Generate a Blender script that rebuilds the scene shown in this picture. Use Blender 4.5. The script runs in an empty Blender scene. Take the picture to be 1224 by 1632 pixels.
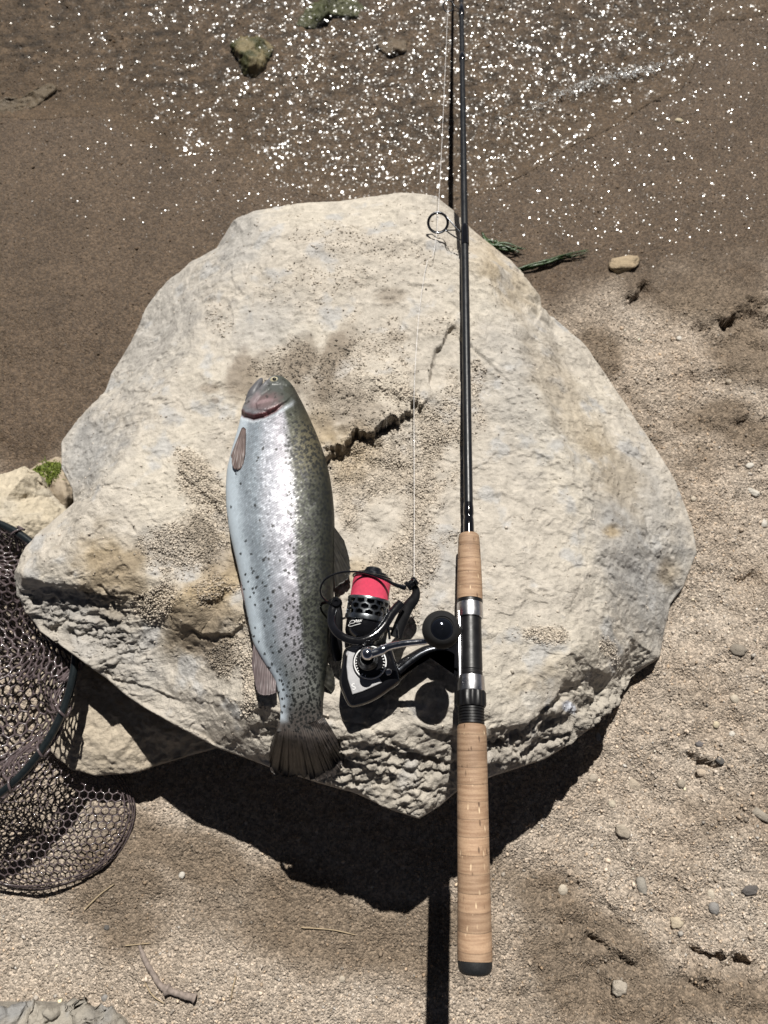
import bpy, bmesh, math
import numpy as np
from mathutils import Vector, Matrix
PI = math.pi
rad = math.radians
S = bpy.context.scene
C = S.collection

# ------------------------------------------------------------------ camera, sky, sun, exposure
HC, TILT = 0.92, rad(15.0)            # phone held 0.92 m above the sand, tipped 15 degrees towards the water
FPX, CX, CY = 26.0/34.6*1632, 612.0, 816.0
cam_d = bpy.data.cameras.new('camera')
cam = bpy.data.objects.new('camera', cam_d)
C.objects.link(cam)
cam.location = (0, 0, HC)
cam.rotation_euler = (TILT, 0, 0)
cam_d.sensor_fit = 'AUTO'
cam_d.sensor_width = 34.6
cam_d.lens = 26.0
cam_d.clip_start = 0.02
cam_d.clip_end = 500
cam_d.dof.use_dof = True
cam_d.dof.focus_distance = 0.68
cam_d.dof.aperture_fstop = 8.0
S.camera = cam

SUN_EL, SUN_AZ = rad(55.0), rad(4.0)       # sun high over the water, straight ahead of the camera
w = bpy.data.worlds.new('World')
S.world = w
w.use_nodes = True
wn = w.node_tree.nodes
bg = wn.get('Background') or wn.new('ShaderNodeBackground')
wo = wn.get('World Output') or wn.new('ShaderNodeOutputWorld')
w.node_tree.links.new(bg.outputs[0], wo.inputs[0])
sky = wn.new('ShaderNodeTexSky')
sky.sky_type = 'NISHITA'
sky.sun_disc = False
sky.sun_elevation = SUN_EL
sky.sun_rotation = SUN_AZ
sky.altitude = 3200                    # a thin, deep blue mountain sky
sky.air_density = 0.18
sky.dust_density = 0.3
hs = wn.new('ShaderNodeHueSaturation')
hs.inputs['Saturation'].default_value = 0.55      # the camera's white balance takes most of the blue out of the shade
w.node_tree.links.new(sky.outputs[0], hs.inputs['Color'])
w.node_tree.links.new(hs.outputs[0], bg.inputs[0])
bg.inputs[1].default_value = 0.05
sun_d = bpy.data.lights.new('sun', 'SUN')
sun_d.energy = 5.0
sun_d.angle = rad(0.5)
sun_d.color = (1.0, 0.96, 0.895)
sun = bpy.data.objects.new('sun', sun_d)
C.objects.link(sun)
SUN_DIR = Vector((math.sin(SUN_AZ)*math.cos(SUN_EL), math.cos(SUN_AZ)*math.cos(SUN_EL), math.sin(SUN_EL)))
sun.rotation_euler = SUN_DIR.to_track_quat('Z', 'Y').to_euler()
sun.location = SUN_DIR*5
S.view_settings.view_transform = 'Standard'
S.view_settings.look = 'None'
S.view_settings.exposure = 0.43
S.view_settings.gamma = 1.0
S.view_settings.use_curve_mapping = False
S.render.engine = 'CYCLES'
S.cycles.use_denoising = True
S.cycles.max_bounces = 8
S.cycles.transparent_max_bounces = 12
S.cycles.sample_clamp_direct = 0
S.cycles.sample_clamp_indirect = 4

# ------------------------------------------------------------------ helpers
ST, CT = math.sin(TILT), math.cos(TILT)
def at(px, py, z):
    """point of height z that the photograph shows at this pixel"""
    v = (CY-py)/FPX
    d = (HC-z)/(CT-v*ST)
    return np.array((d*(px-CX)/FPX, d*(ST+v*CT), z))
def pix(P):
    P = np.asarray(P, float)
    f = P[..., 1]*ST+(HC-P[..., 2])*CT
    u = P[..., 1]*CT-(HC-P[..., 2])*ST
    f = np.maximum(f, 1e-3)
    return CX+FPX*P[..., 0]/f, CY-FPX*u/f
def depth(P):
    return P[1]*ST+(HC-P[2])*CT
def wpx(n, P):
    """n pixels of the photograph in metres at point P"""
    return n*depth(P)/FPX
rng = np.random.default_rng(7)
_perm = np.random.default_rng(3).permutation(256).astype(np.int64)
_perm = np.concatenate([_perm, _perm, _perm])
_g = np.random.default_rng(5).normal(size=(256, 3))
_g /= np.linalg.norm(_g, axis=1)[:, None]
def noise3(x, y, z=0.0):
    x, y, z = np.broadcast_arrays(np.asarray(x, np.float32), np.asarray(y, np.float32), np.asarray(z, np.float32))
    sh = x.shape
    x, y, z = x.ravel(), y.ravel(), z.ravel()
    xi, yi, zi = np.floor(x), np.floor(y), np.floor(z)
    xf, yf, zf = x-xi, y-yi, z-zi
    xi, yi, zi = xi.astype(np.int64) & 255, yi.astype(np.int64) & 255, zi.astype(np.int64) & 255
    f = lambda t: t*t*t*(t*(t*6-15)+10)
    u, v, q = f(xf), f(yf), f(zf)
    out = 0
    for dx in (0, 1):
        for dy in (0, 1):
            for dz in (0, 1):
                h = _perm[_perm[_perm[xi+dx]+yi+dy]+zi+dz]
                gr = _g[h]
                d = gr[:, 0]*(xf-dx)+gr[:, 1]*(yf-dy)+gr[:, 2]*(zf-dz)
                out = out+d*(u if dx else 1-u)*(v if dy else 1-v)*(q if dz else 1-q)
    return (out*1.5).reshape(sh)
def fbm(x, y, z=0.0, o=4, lac=2.1, gain=0.5):
    s, a, f = 0, 1.0, 1.0
    for i in range(o):
        s = s+a*noise3(np.asarray(x)*f+17.3*i, np.asarray(y)*f-9.1*i, np.asarray(z)*f+4.7*i)
        a *= gain; f *= lac
    return s
def ridged(x, y, z=0.0, o=4):
    s, a, f = 0, 1.0, 1.0
    for i in range(o):
        s = s+a*(1-2*np.abs(noise3(np.asarray(x)*f+31.3*i, np.asarray(y)*f-7.7*i, np.asarray(z)*f)))
        a *= .5; f *= 2.1
    return s
def sm(a, b, t):
    t = np.clip((t-a)/(b-a), 0, 1)
    return t*t*(3-2*t)
def worley(x, y, seed=0):
    """distance to the nearest jittered cell point, its id hash and the second distance"""
    xi, yi = np.floor(x).astype(np.int64), np.floor(y).astype(np.int64)
    d1 = np.full(np.shape(x), 9.0); d2 = d1.copy(); idh = np.zeros(np.shape(x))
    for dx in (-1, 0, 1):
        for dy in (-1, 0, 1):
            cx, cy = xi+dx, yi+dy
            h = (cx*374761393+cy*668265263+seed*974711) & 0x7fffffff
            h = ((h ^ (h >> 13))*1274126177) & 0x7fffffff
            jx = (h & 1023)/1023.0; jy = ((h >> 10) & 1023)/1023.0
            d = np.hypot(cx+jx-x, cy+jy-y)
            nr = d < d1
            d2 = np.where(nr, d1, np.minimum(d2, d))
            idh = np.where(nr, ((h >> 5) & 4095)/4095.0, idh)
            d1 = np.where(nr, d, d1)
    return d1, idh, d2
def blob(px, py, cx, cy, rx, ry, ang=0.0, soft=.35, warp=0.0):
    a = rad(ang)
    dx, dy = px-cx, py-cy
    u = (dx*math.cos(a)+dy*math.sin(a))/rx; v = (-dx*math.sin(a)+dy*math.cos(a))/ry
    return 1-sm(1-soft, 1+soft, np.hypot(u, v)+warp)
def seg_dist(px, py, pts):
    """distance to a polyline, signed (+ on the side that lies below it in the picture), and run along it 0..1"""
    best = np.full(np.shape(px), 1e9); sgn = np.zeros(np.shape(px)); run = np.zeros(np.shape(px))
    L = [math.dist(pts[i], pts[i+1]) for i in range(len(pts)-1)]
    tot, acc = sum(L), 0
    for i, l in enumerate(L):
        (x0, y0), (x1, y1) = pts[i], pts[i+1]
        ex, ey = (x1-x0)/l, (y1-y0)/l
        t = np.clip((px-x0)*ex+(py-y0)*ey, 0, l)
        d = np.hypot(px-x0-t*ex, py-y0-t*ey)
        s = np.sign(-(px-x0)*ey+(py-y0)*ex)
        nr = d < best
        best = np.where(nr, d, best); sgn = np.where(nr, s, sgn); run = np.where(nr, (acc+t)/tot, run)
        acc += l
    return best*np.where(sgn == 0, 1, sgn), run

def mk(name, V, F, mat=None, parent=None, smooth=True, attrs=None, uv=None, origin=None, label=None, cat=None, group=None, kind=None):
    """link ONE mesh object; F is an array of faces or a list of such arrays, V is in world metres"""
    V = np.asarray(V, np.float64).reshape(-1, 3)
    if not isinstance(F, list): F = [F]
    F = [np.asarray(f, np.int64) for f in F if len(f)]
    if origin is None:
        if parent is not None: origin = np.array(parent['world_loc'])
        elif kind in ('structure',): origin = np.zeros(3)
        else: origin = np.array((V[:, 0].mean(), V[:, 1].mean(), V[:, 2].min()))
    me = bpy.data.meshes.new(name)
    me.vertices.add(len(V))
    me.vertices.foreach_set('co', (V-origin).astype(np.float32).ravel())
    nl = sum(f.size for f in F); npoly = sum(len(f) for f in F)
    me.loops.add(nl); me.polygons.add(npoly)
    li = np.concatenate([f.ravel() for f in F])
    tot = np.concatenate([np.full(len(f), f.shape[1]) for f in F])
    me.loops.foreach_set('vertex_index', li.astype(np.int32))
    me.polygons.foreach_set('loop_start', (np.cumsum(tot)-tot).astype(np.int32))
    me.update(calc_edges=True)
    me.validate()
    if smooth is not False:
        me.polygons.foreach_set('use_smooth', np.ones(len(me.polygons), bool))
    for k, a in (attrs or {}).items():
        a = np.asarray(a, np.float32)
        if a.ndim == 2:
            at_ = me.attributes.new(k, 'FLOAT_COLOR', 'POINT')
            at_.data.foreach_set('color', np.concatenate([a, np.ones((len(a), 1), np.float32)], 1).ravel())
        else:
            at_ = me.attributes.new(k, 'FLOAT', 'POINT')
            at_.data.foreach_set('value', a.ravel())
    if uv is not None:
        l = me.uv_layers.new(name='UVMap')
        l.data.foreach_set('uv', np.asarray(uv, np.float32)[li].ravel())
    if mat: me.materials.append(mat)
    o = bpy.data.objects.new(name, me)
    C.objects.link(o)
    if isinstance(smooth, float):
        try:
            me.set_sharp_from_angle(angle=rad(smooth))
        except Exception:
            pass
    o['world_loc'] = [float(a) for a in origin]
    if parent is not None:
        o.parent = parent
    else:
        o.location = origin
    tagp(o, label, cat, group, kind)
    return o
def tagp(o, label=None, cat=None, group=None, kind=None):
    if label: o['label'] = label
    if cat: o['category'] = cat
    if group: o['group'] = group
    if kind: o['kind'] = kind
    return o
def empty(name, loc, label, cat, group=None):
    o = bpy.data.objects.new(name, None)
    o.empty_display_size = .02
    C.objects.link(o)
    o.location = loc
    o['world_loc'] = [float(a) for a in loc]
    return tagp(o, label, cat, group)
def grid_faces(nu, nv, cu=False, cv=False):
    """quads of an nu x nv vertex grid (index u*nv+v)"""
    iu = np.arange(nu if cu else nu-1); iv = np.arange(nv if cv else nv-1)
    a, b = np.meshgrid(iu, iv, indexing='ij')
    a, b = a.ravel(), b.ravel()
    a1, b1 = (a+1) % nu, (b+1) % nv
    return np.stack([a*nv+b, a1*nv+b, a1*nv+b1, a*nv+b1], 1)
def frame_of(d):
    d = np.asarray(d, float); d /= np.linalg.norm(d)
    u = np.array((0, 0, 1.0)) if abs(d[2]) < .9 else np.array((1.0, 0, 0))
    a = np.cross(u, d); a /= np.linalg.norm(a)
    return d, a, np.cross(d, a)
def lathe(A, B, prof, n=48, flute=None):
    """surface of revolution: prof is (metres from A towards B, radius)"""
    A = np.asarray(A, float)
    d, a, b = frame_of(np.asarray(B)-A)
    th = np.linspace(0, 2*PI, n, endpoint=False)
    V = []
    for k, (s, r) in enumerate(prof):
        rr = np.full(n, r) if flute is None else r*(1+flute(th, k))
        V.append(A+d*s+np.outer(rr*np.cos(th), a)+np.outer(rr*np.sin(th), b))
    return np.concatenate(V), grid_faces(len(prof), n, cv=True)[:, ::-1]
def join(*parts):
    V, F, o = [], {}, 0
    for v, f in parts:
        fs = f if isinstance(f, list) else [f]
        for g in fs:
            g = np.asarray(g)
            if len(g): F.setdefault(g.shape[1], []).append(g+o)
        V.append(np.asarray(v).reshape(-1, 3)); o += len(V[-1])
    return np.concatenate(V), [np.concatenate(g) for g in F.values()]
def spline(P, n, closed=False):
    """Catmull-Rom through points (any dimension)"""
    P = np.asarray(P, float)
    if closed: Q = np.concatenate([P[-1:], P, P[:2]]); m = len(P)
    else: Q = np.concatenate([2*P[:1]-P[1:2], P, 2*P[-1:]-P[-2:-1]]); m = len(P)-1
    t = np.linspace(0, m, n, endpoint=not closed)
    i = np.minimum(t.astype(int), m-1); f = (t-i)[:, None]
    a, b, c, d = Q[i], Q[i+1], Q[i+2], Q[i+3]
    return .5*((2*b)+(c-a)*f+(2*a-5*b+4*c-d)*f**2+(3*b-a-3*c+d)*f**3)
def tube(P, R, n=8, closed=False, flat=1.0, up=(0, 0, 1)):
    """tube along points P with radius R (number or one per point); flat scales the half axis along up"""
    P = np.asarray(P, float); m = len(P)
    R = np.broadcast_to(np.asarray(R, float), (m,))
    T = np.roll(P, -1, 0)-np.roll(P, 1, 0)
    if not closed: T[0] = P[1]-P[0]; T[-1] = P[-1]-P[-2]
    T /= np.linalg.norm(T, axis=1)[:, None]+1e-12
    U = np.array(up, float)-T*(T@np.array(up, float))[:, None]
    ln = np.linalg.norm(U, axis=1)
    alt = np.array((1.0, .2, 0))-T*(T@np.array((1.0, .2, 0)))[:, None]
    U = np.where((ln < .05)[:, None], alt, U)
    U /= np.linalg.norm(U, axis=1)[:, None]
    W = np.cross(T, U)
    th = np.linspace(0, 2*PI, n, endpoint=False)
    V = P[:, None]+R[:, None, None]*(np.cos(th)[None, :, None]*W[:, None]+flat*np.sin(th)[None, :, None]*U[:, None])
    F = [grid_faces(m, n, cu=closed, cv=True)]
    if not closed:
        F.append(np.array([np.arange(n)[::-1], (m-1)*n+np.arange(n)]))
    return V.reshape(-1, 3), F
def prism(poly, z0, z1, bevel=0.0, steps=3, dome=0.0):
    """upright slab over a polygon (k,3 world points, x and y used) with a rounded upper edge"""
    P = np.asarray(poly, float)[:, :2]
    a = 0.5*np.sum(P[:, 0]*np.roll(P[:, 1], -1)-np.roll(P[:, 0], -1)*P[:, 1])
    if a < 0: P = P[::-1]
    e = np.roll(P, -1, 0)-P; e /= np.linalg.norm(e, axis=1)[:, None]
    nrm = np.stack([-e[:, 1], e[:, 0]], 1)
    nb = nrm+np.roll(nrm, 1, 0)
    nb /= np.maximum((nb*nrm).sum(1), .35)[:, None]
    lay = [(P, z0)]
    if bevel:
        for k in range(steps+1):
            t = k/steps*PI/2
            lay.append((P+nb*bevel*(1-math.cos(t)), z1-bevel*(1-math.sin(t))))
    else:
        lay.append((P, z1))
    n = len(P)
    V = np.concatenate([np.column_stack([q, np.full(n, z)]) for q, z in lay])
    F = [grid_faces(len(lay), n, cv=True)[:, ::-1]]
    c = lay[-1][0].mean(0)
    V = np.concatenate([V, [[c[0], c[1], z1+dome]]])
    k = (len(lay)-1)*n
    F[0] = F[0][:, ::-1]
    F.append(np.array([[k+i, k+(i+1) % n, len(V)-1] for i in range(n)]))
    F.append(np.array([np.arange(n)[::-1]]))
    return V, F
_ico = None
def ico(sub=1):
    bm = bmesh.new()
    bmesh.ops.create_icosphere(bm, subdivisions=sub, radius=1)
    V = np.array([v.co[:] for v in bm.verts]); F = np.array([[v.index for v in f.verts] for f in bm.faces])
    bm.free()
    return V, F
def grains(P, R, colors, seed=0):
    """many small sharp-edged grains as one set of triangles"""
    r = np.random.default_rng(seed)
    bv = np.array([[1, 0, 0], [-1, 0, 0], [0, 1, 0], [0, -1, 0], [0, 0, 1], [0, 0, -1]], float)
    bf = np.array([[0, 2, 4], [2, 1, 4], [1, 3, 4], [3, 0, 4], [2, 0, 5], [1, 2, 5], [3, 1, 5], [0, 3, 5]])
    n = len(P)
    a = r.uniform(0, 2*PI, n); sx = r.uniform(.75, 1.3, (n, 1)); sz = r.uniform(.55, .95, (n, 1))
    V = bv[None]*r.uniform(.8, 1.2, (n, 6, 1))
    V = V+r.normal(0, .13, V.shape)
    x = V[..., 0]*sx; y = V[..., 1]/sx; z = V[..., 2]*sz
    t = r.normal(0, .35, (n, 1)); x, z = x*np.cos(t)-z*np.sin(t), x*np.sin(t)+z*np.cos(t)
    ca, sa = np.cos(a)[:, None], np.sin(a)[:, None]
    V = np.stack([x*ca-y*sa, x*sa+y*ca, z], -1)*np.asarray(R)[:, None, None]+np.asarray(P)[:, None]
    F = (bf[None]+(np.arange(n)*6)[:, None, None]).reshape(-1, 3)
    return V.reshape(-1, 3), F, np.repeat(colors, 6, 0)

# ------------------------------------------------------------------ materials
def new_mat(name):
    m = bpy.data.materials.new(name)
    m.use_nodes = True
    nt = m.node_tree
    b = nt.nodes.get('Principled BSDF')
    return m, nt, b, nt.nodes.get('Material Output')
def nd(nt, typ, **kw):
    n = nt.nodes.new(typ)
    for k, v in kw.items():
        if k.startswith('i_'):
            key = k[2:]
            n.inputs[int(key) if key.isdigit() else key.replace('_', ' ')].default_value = v
        else:
            setattr(n, k, v)
    return n
def math_n(nt, op, a, b=None, c=None, clamp=False):
    n = nd(nt, 'ShaderNodeMath', operation=op, use_clamp=clamp)
    for i, v in enumerate((a, b, c)):
        if v is None: continue
        if hasattr(v, 'is_output'): nt.links.new(v, n.inputs[i])
        else: n.inputs[i].default_value = v
    return n.outputs[0]
def vmath(nt, op, a, b=None, scale=None):
    n = nd(nt, 'ShaderNodeVectorMath', operation=op)
    for i, v in enumerate((a, b)):
        if v is None: continue
        if hasattr(v, 'is_output'): nt.links.new(v, n.inputs[i])
        else: n.inputs[i].default_value = v
    if scale is not None:
        if hasattr(scale, 'is_output'): nt.links.new(scale, n.inputs['Scale'])
        else: n.inputs['Scale'].default_value = scale
    return n.outputs[0]
def mixc(nt, fac, a, b, typ='MIX'):
    n = nd(nt, 'ShaderNodeMix', data_type='RGBA', blend_type=typ)
    for s, v in ((n.inputs['Factor'], fac), (n.inputs['A'], a), (n.inputs['B'], b)):
        pass
    ins = [n.inputs[0], n.inputs[6], n.inputs[7]]
    for s, v in zip(ins, (fac, a, b)):
        if hasattr(v, 'is_output'): nt.links.new(v, s)
        else: s.default_value = v if not isinstance(v, tuple) or len(v) == 4 else (*v, 1)
    return n.outputs[2]
def attr(nt, name, out='Fac'):
    return nd(nt, 'ShaderNodeAttribute', attribute_name=name).outputs[out]
def ramp(nt, fac, stops):
    n = nd(nt, 'ShaderNodeValToRGB')
    e = n.color_ramp.elements
    while len(e) < len(stops): e.new(.5)
    for x, (p, c) in zip(e, stops):
        x.position = p; x.color = (c, c, c, 1) if not isinstance(c, tuple) else (*c, 1)
    nt.links.new(fac, n.inputs[0])
    return n.outputs[0]
def noise_n(nt, vec, scale, detail=4, rough=.6, out=0):
    n = nd(nt, 'ShaderNodeTexNoise')
    n.inputs['Scale'].default_value = scale; n.inputs['Detail'].default_value = detail; n.inputs['Roughness'].default_value = rough
    nt.links.new(vec, n.inputs['Vector'])
    return n.outputs[out]
def voro(nt, vec, scale, feature='F1', rnd=1.0):
    n = nd(nt, 'ShaderNodeTexVoronoi', feature=feature)
    n.inputs['Scale'].default_value = scale
    n.inputs['Randomness'].default_value = rnd
    nt.links.new(vec, n.inputs['Vector'])
    return n
def bump(nt, h, dist, strength=1.0, normal=None):
    n = nd(nt, 'ShaderNodeBump')
    n.inputs['Strength'].default_value = strength
    n.inputs['Distance'].default_value = dist
    nt.links.new(h, n.inputs['Height'])
    if normal is not None: nt.links.new(normal, n.inputs['Normal'])
    return n.outputs[0]
def simple(name, col, rough=.5, metal=0.0, bumpscale=None, bumpd=.0003, coat=0.0, var=.15):
    """one colour with slight wear: procedural noise in the tone, the gloss and the relief"""
    m, nt, b, o = new_mat(name)
    tc = nd(nt, 'ShaderNodeTexCoord').outputs['Object']
    n = noise_n(nt, tc, bumpscale or 180, 4)
    k = nd(nt, 'ShaderNodeMapRange', i_From_Min=.3, i_From_Max=.7, i_To_Min=1-var, i_To_Max=1+var)
    nt.links.new(n, k.inputs['Value'])
    nt.links.new(vmath(nt, 'SCALE', (*col,), scale=k.outputs[0]), b.inputs['Base Color'])
    b.inputs['Metallic'].default_value = metal
    r = nd(nt, 'ShaderNodeMapRange', i_From_Min=.3, i_From_Max=.7, i_To_Min=max(rough-.06, .03), i_To_Max=rough+.06)
    nt.links.new(noise_n(nt, tc, 90, 3), r.inputs['Value'])
    nt.links.new(r.outputs[0], b.inputs['Roughness'])
    b.inputs['Coat Weight'].default_value = coat
    b.inputs['Specular IOR Level'].default_value = .35
    b.inputs['Coat Roughness'].default_value = .06
    nt.links.new(bump(nt, n, bumpd, .5), b.inputs['Normal'])
    return m

def rock_material(name, fine=1.0):
    m, nt, b, o = new_mat(name)
    tc = nd(nt, 'ShaderNodeTexCoord').outputs['Object']
    col = attr(nt, 'Col', 'Color')
    grav = attr(nt, 'gravel')
    wet = attr(nt, 'wet')
    n1 = noise_n(nt, tc, 900, 4, .65)
    n2 = noise_n(nt, tc, 160, 5, .65)
    v = voro(nt, tc, 520)
    vcell = nd(nt, 'ShaderNodeSeparateColor'); nt.links.new(v.outputs['Color'], vcell.inputs[0])
    k = math_n(nt, 'ADD', math_n(nt, 'MULTIPLY', n1, .50), math_n(nt, 'MULTIPLY', n2, .7))
    k = math_n(nt, 'ADD', k, .40)
    cellk = math_n(nt, 'ADD', math_n(nt, 'MULTIPLY', vcell.outputs[0], .7), .62)
    kk = nd(nt, 'ShaderNodeMix', data_type='FLOAT')
    nt.links.new(grav, kk.inputs[0]); nt.links.new(k, kk.inputs[2]); nt.links.new(math_n(nt, 'MULTIPLY', k, cellk), kk.inputs[3])
    # tiny dark pits
    vp = voro(nt, tc, 260)
    pit = ramp(nt, vp.outputs['Distance'], [(0.0, .72), (.16, 1.0)])
    gate = ramp(nt, noise_n(nt, tc, 60, 3), [(.5, 1.0), (.62, 0.0)])
    pit = math_n(nt, 'MAXIMUM', pit, gate)
    c = vmath(nt, 'SCALE', col, scale=math_n(nt, 'MULTIPLY', kk.outputs[0], pit))
    nt.links.new(c, b.inputs['Base Color'])
    h = math_n(nt, 'ADD', math_n(nt, 'MULTIPLY', n1, .5), math_n(nt, 'MULTIPLY', n2, 1.6))
    h = math_n(nt, 'ADD', h, math_n(nt, 'MULTIPLY', pit, .35))
    hg = math_n(nt, 'MULTIPLY', math_n(nt, 'MULTIPLY', math_n(nt, 'SUBTRACT', .6, v.outputs['Distance']), grav), 1.6)
    nt.links.new(bump(nt, math_n(nt, 'ADD', h, hg), .0016*fine, .9), b.inputs['Normal'])
    rr = nd(nt, 'ShaderNodeMapRange', i_To_Min=.92, i_To_Max=.38)
    nt.links.new(wet, rr.inputs['Value'])
    nt.links.new(rr.outputs[0], b.inputs['Roughness'])
    b.inputs['Specular IOR Level'].default_value = .3
    return m

def sand_material(name):
    m, nt, b, o = new_mat(name)
    geo = nd(nt, 'ShaderNodeNewGeometry')
    tc = geo.outputs['Position']
    col = attr(nt, 'Col', 'Color')
    wet = attr(nt, 'wet'); film = attr(nt, 'film')
    v = voro(nt, tc, 420); v2 = voro(nt, tc, 900)
    s1 = nd(nt, 'ShaderNodeSeparateColor'); nt.links.new(v.outputs['Color'], s1.inputs[0])
    s2 = nd(nt, 'ShaderNodeSeparateColor'); nt.links.new(v2.outputs['Color'], s2.inputs[0])
    n = noise_n(nt, tc, 140, 5, .65)
    k = math_n(nt, 'ADD', math_n(nt, 'MULTIPLY', math_n(nt, 'POWER', s1.outputs[0], 1.6), .75), math_n(nt, 'MULTIPLY', s2.outputs[0], .35))
    k = math_n(nt, 'ADD', k, math_n(nt, 'MULTIPLY', n, .5))
    k = math_n(nt, 'ADD', k, .22)
    c = vmath(nt, 'SCALE', col, scale=k)
    nt.links.new(c, b.inputs['Base Color'])
    h = math_n(nt, 'ADD', math_n(nt, 'MULTIPLY', math_n(nt, 'SUBTRACT', 1, v.outputs['Distance']), math_n(nt, 'ADD', s1.outputs[1], .4)), math_n(nt, 'MULTIPLY', math_n(nt, 'SUBTRACT', 1, v2.outputs['Distance']), .4))
    h = math_n(nt, 'ADD', h, math_n(nt, 'MULTIPLY', n, 1.5))
    bs = nd(nt, 'ShaderNodeBump'); bs.inputs['Distance'].default_value = .0022
    st = nd(nt, 'ShaderNodeMapRange', i_To_Min=1.0, i_To_Max=.55); nt.links.new(wet, st.inputs['Value'])
    nt.links.new(st.outputs[0], bs.inputs['Strength']); nt.links.new(h, bs.inputs['Height'])
    nt.links.new(bs.outputs[0], b.inputs['Normal'])
    rr = nd(nt, 'ShaderNodeMapRange', i_To_Min=.95, i_To_Max=.6); nt.links.new(wet, rr.inputs['Value'])
    nt.links.new(rr.outputs[0], b.inputs['Roughness'])
    b.inputs['Specular IOR Level'].default_value = .25
    # a film of water over the grains: every bead of it tips its own way and a few mirror the sun
    cv = voro(nt, tc, 400)
    rn = vmath(nt, 'SUBTRACT', cv.outputs['Color'], (.5, .5, .5))
    tl = vmath(nt, 'SCALE', rn, scale=.50)
    cn = vmath(nt, 'NORMALIZE', vmath(nt, 'ADD', geo.outputs['Normal'], tl))
    nt.links.new(cn, b.inputs['Coat Normal'])
    dome = ramp(nt, cv.outputs['Distance'], [(.30, 1.0), (.42, 0.0)])
    nt.links.new(math_n(nt, 'MULTIPLY', film, dome), b.inputs['Coat Weight'])
    b.inputs['Coat Roughness'].default_value = .15
    b.inputs['Coat IOR'].default_value = 1.33
    return m

def water_material(name):
    m, nt, b, o = new_mat(name)
    nt.nodes.remove(b)
    geo = nd(nt, 'ShaderNodeNewGeometry')
    tc = geo.outputs['Position']
    ag = attr(nt, 'agitation')
    st = nd(nt, 'ShaderNodeVectorMath', operation='MULTIPLY'); st.inputs[1].default_value = (1, .8, 1)
    nt.links.new(tc, st.inputs[0])
    wob = vmath(nt, 'ADD', st.outputs[0], vmath(nt, 'SCALE', noise_n(nt, tc, 60, 2, .5, 1), scale=.011))
    cv = voro(nt, wob, 310)
    rn = vmath(nt, 'SUBTRACT', cv.outputs['Color'], (.5, .5, .5))
    big = vmath(nt, 'SUBTRACT', noise_n(nt, tc, 22, 3, .6, 1), (.5, .5, .5))
    tl = vmath(nt, 'ADD', vmath(nt, 'SCALE', rn, scale=.31), vmath(nt, 'SCALE', big, scale=.52))
    tl = vmath(nt, 'SCALE', tl, scale=math_n(nt, 'ADD', ag, .25))
    calm = nd(nt, 'ShaderNodeCombineXYZ')      # still water leans a little with the slope it runs down
    nt.links.new(math_n(nt, 'MULTIPLY', math_n(nt, 'SUBTRACT', 1, ag), -.07), calm.inputs[0])
    cn = vmath(nt, 'NORMALIZE', vmath(nt, 'ADD', vmath(nt, 'ADD', geo.outputs['Normal'], tl), calm.outputs[0]))
    gl = nd(nt, 'ShaderNodeBsdfGlossy'); gl.inputs['Roughness'].default_value = .17
    nt.links.new(cn, gl.inputs['Normal'])
    tr = nd(nt, 'ShaderNodeBsdfTransparent'); tr.inputs[0].default_value = (.97, .96, .94, 1)
    fr = nd(nt, 'ShaderNodeFresnel'); fr.inputs[0].default_value = 1.33
    drop = ramp(nt, cv.outputs['Distance'], [(.34, 1.0), (.50, 0.0)])
    mx = nd(nt, 'ShaderNodeMixShader')
    nt.links.new(math_n(nt, 'MULTIPLY', fr.outputs[0], math_n(nt, 'ADD', math_n(nt, 'MULTIPLY', drop, .8), .2)), mx.inputs[0])
    nt.links.new(tr.outputs[0], mx.inputs[1]); nt.links.new(gl.outputs[0], mx.inputs[2])
    nt.links.new(mx.outputs[0], o.inputs[0])
    return m

def grain_material(name, wet=0.0):
    m, nt, b, o = new_mat(name)
    tc = nd(nt, 'ShaderNodeTexCoord').outputs['Object']
    c = vmath(nt, 'SCALE', attr(nt, 'Col', 'Color'), scale=math_n(nt, 'ADD', math_n(nt, 'MULTIPLY', noise_n(nt, tc, 700, 3), .6), .7))
    nt.links.new(c, b.inputs['Base Color'])
    b.inputs['Roughness'].default_value = .85
    b.inputs['Specular IOR Level'].default_value = .3
    return m

M_rock = rock_material('pale_rough_rock')
M_sand = sand_material('gravel_sand')
M_water = water_material('shallow_water')
M_grain = grain_material('loose_grains')

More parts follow.
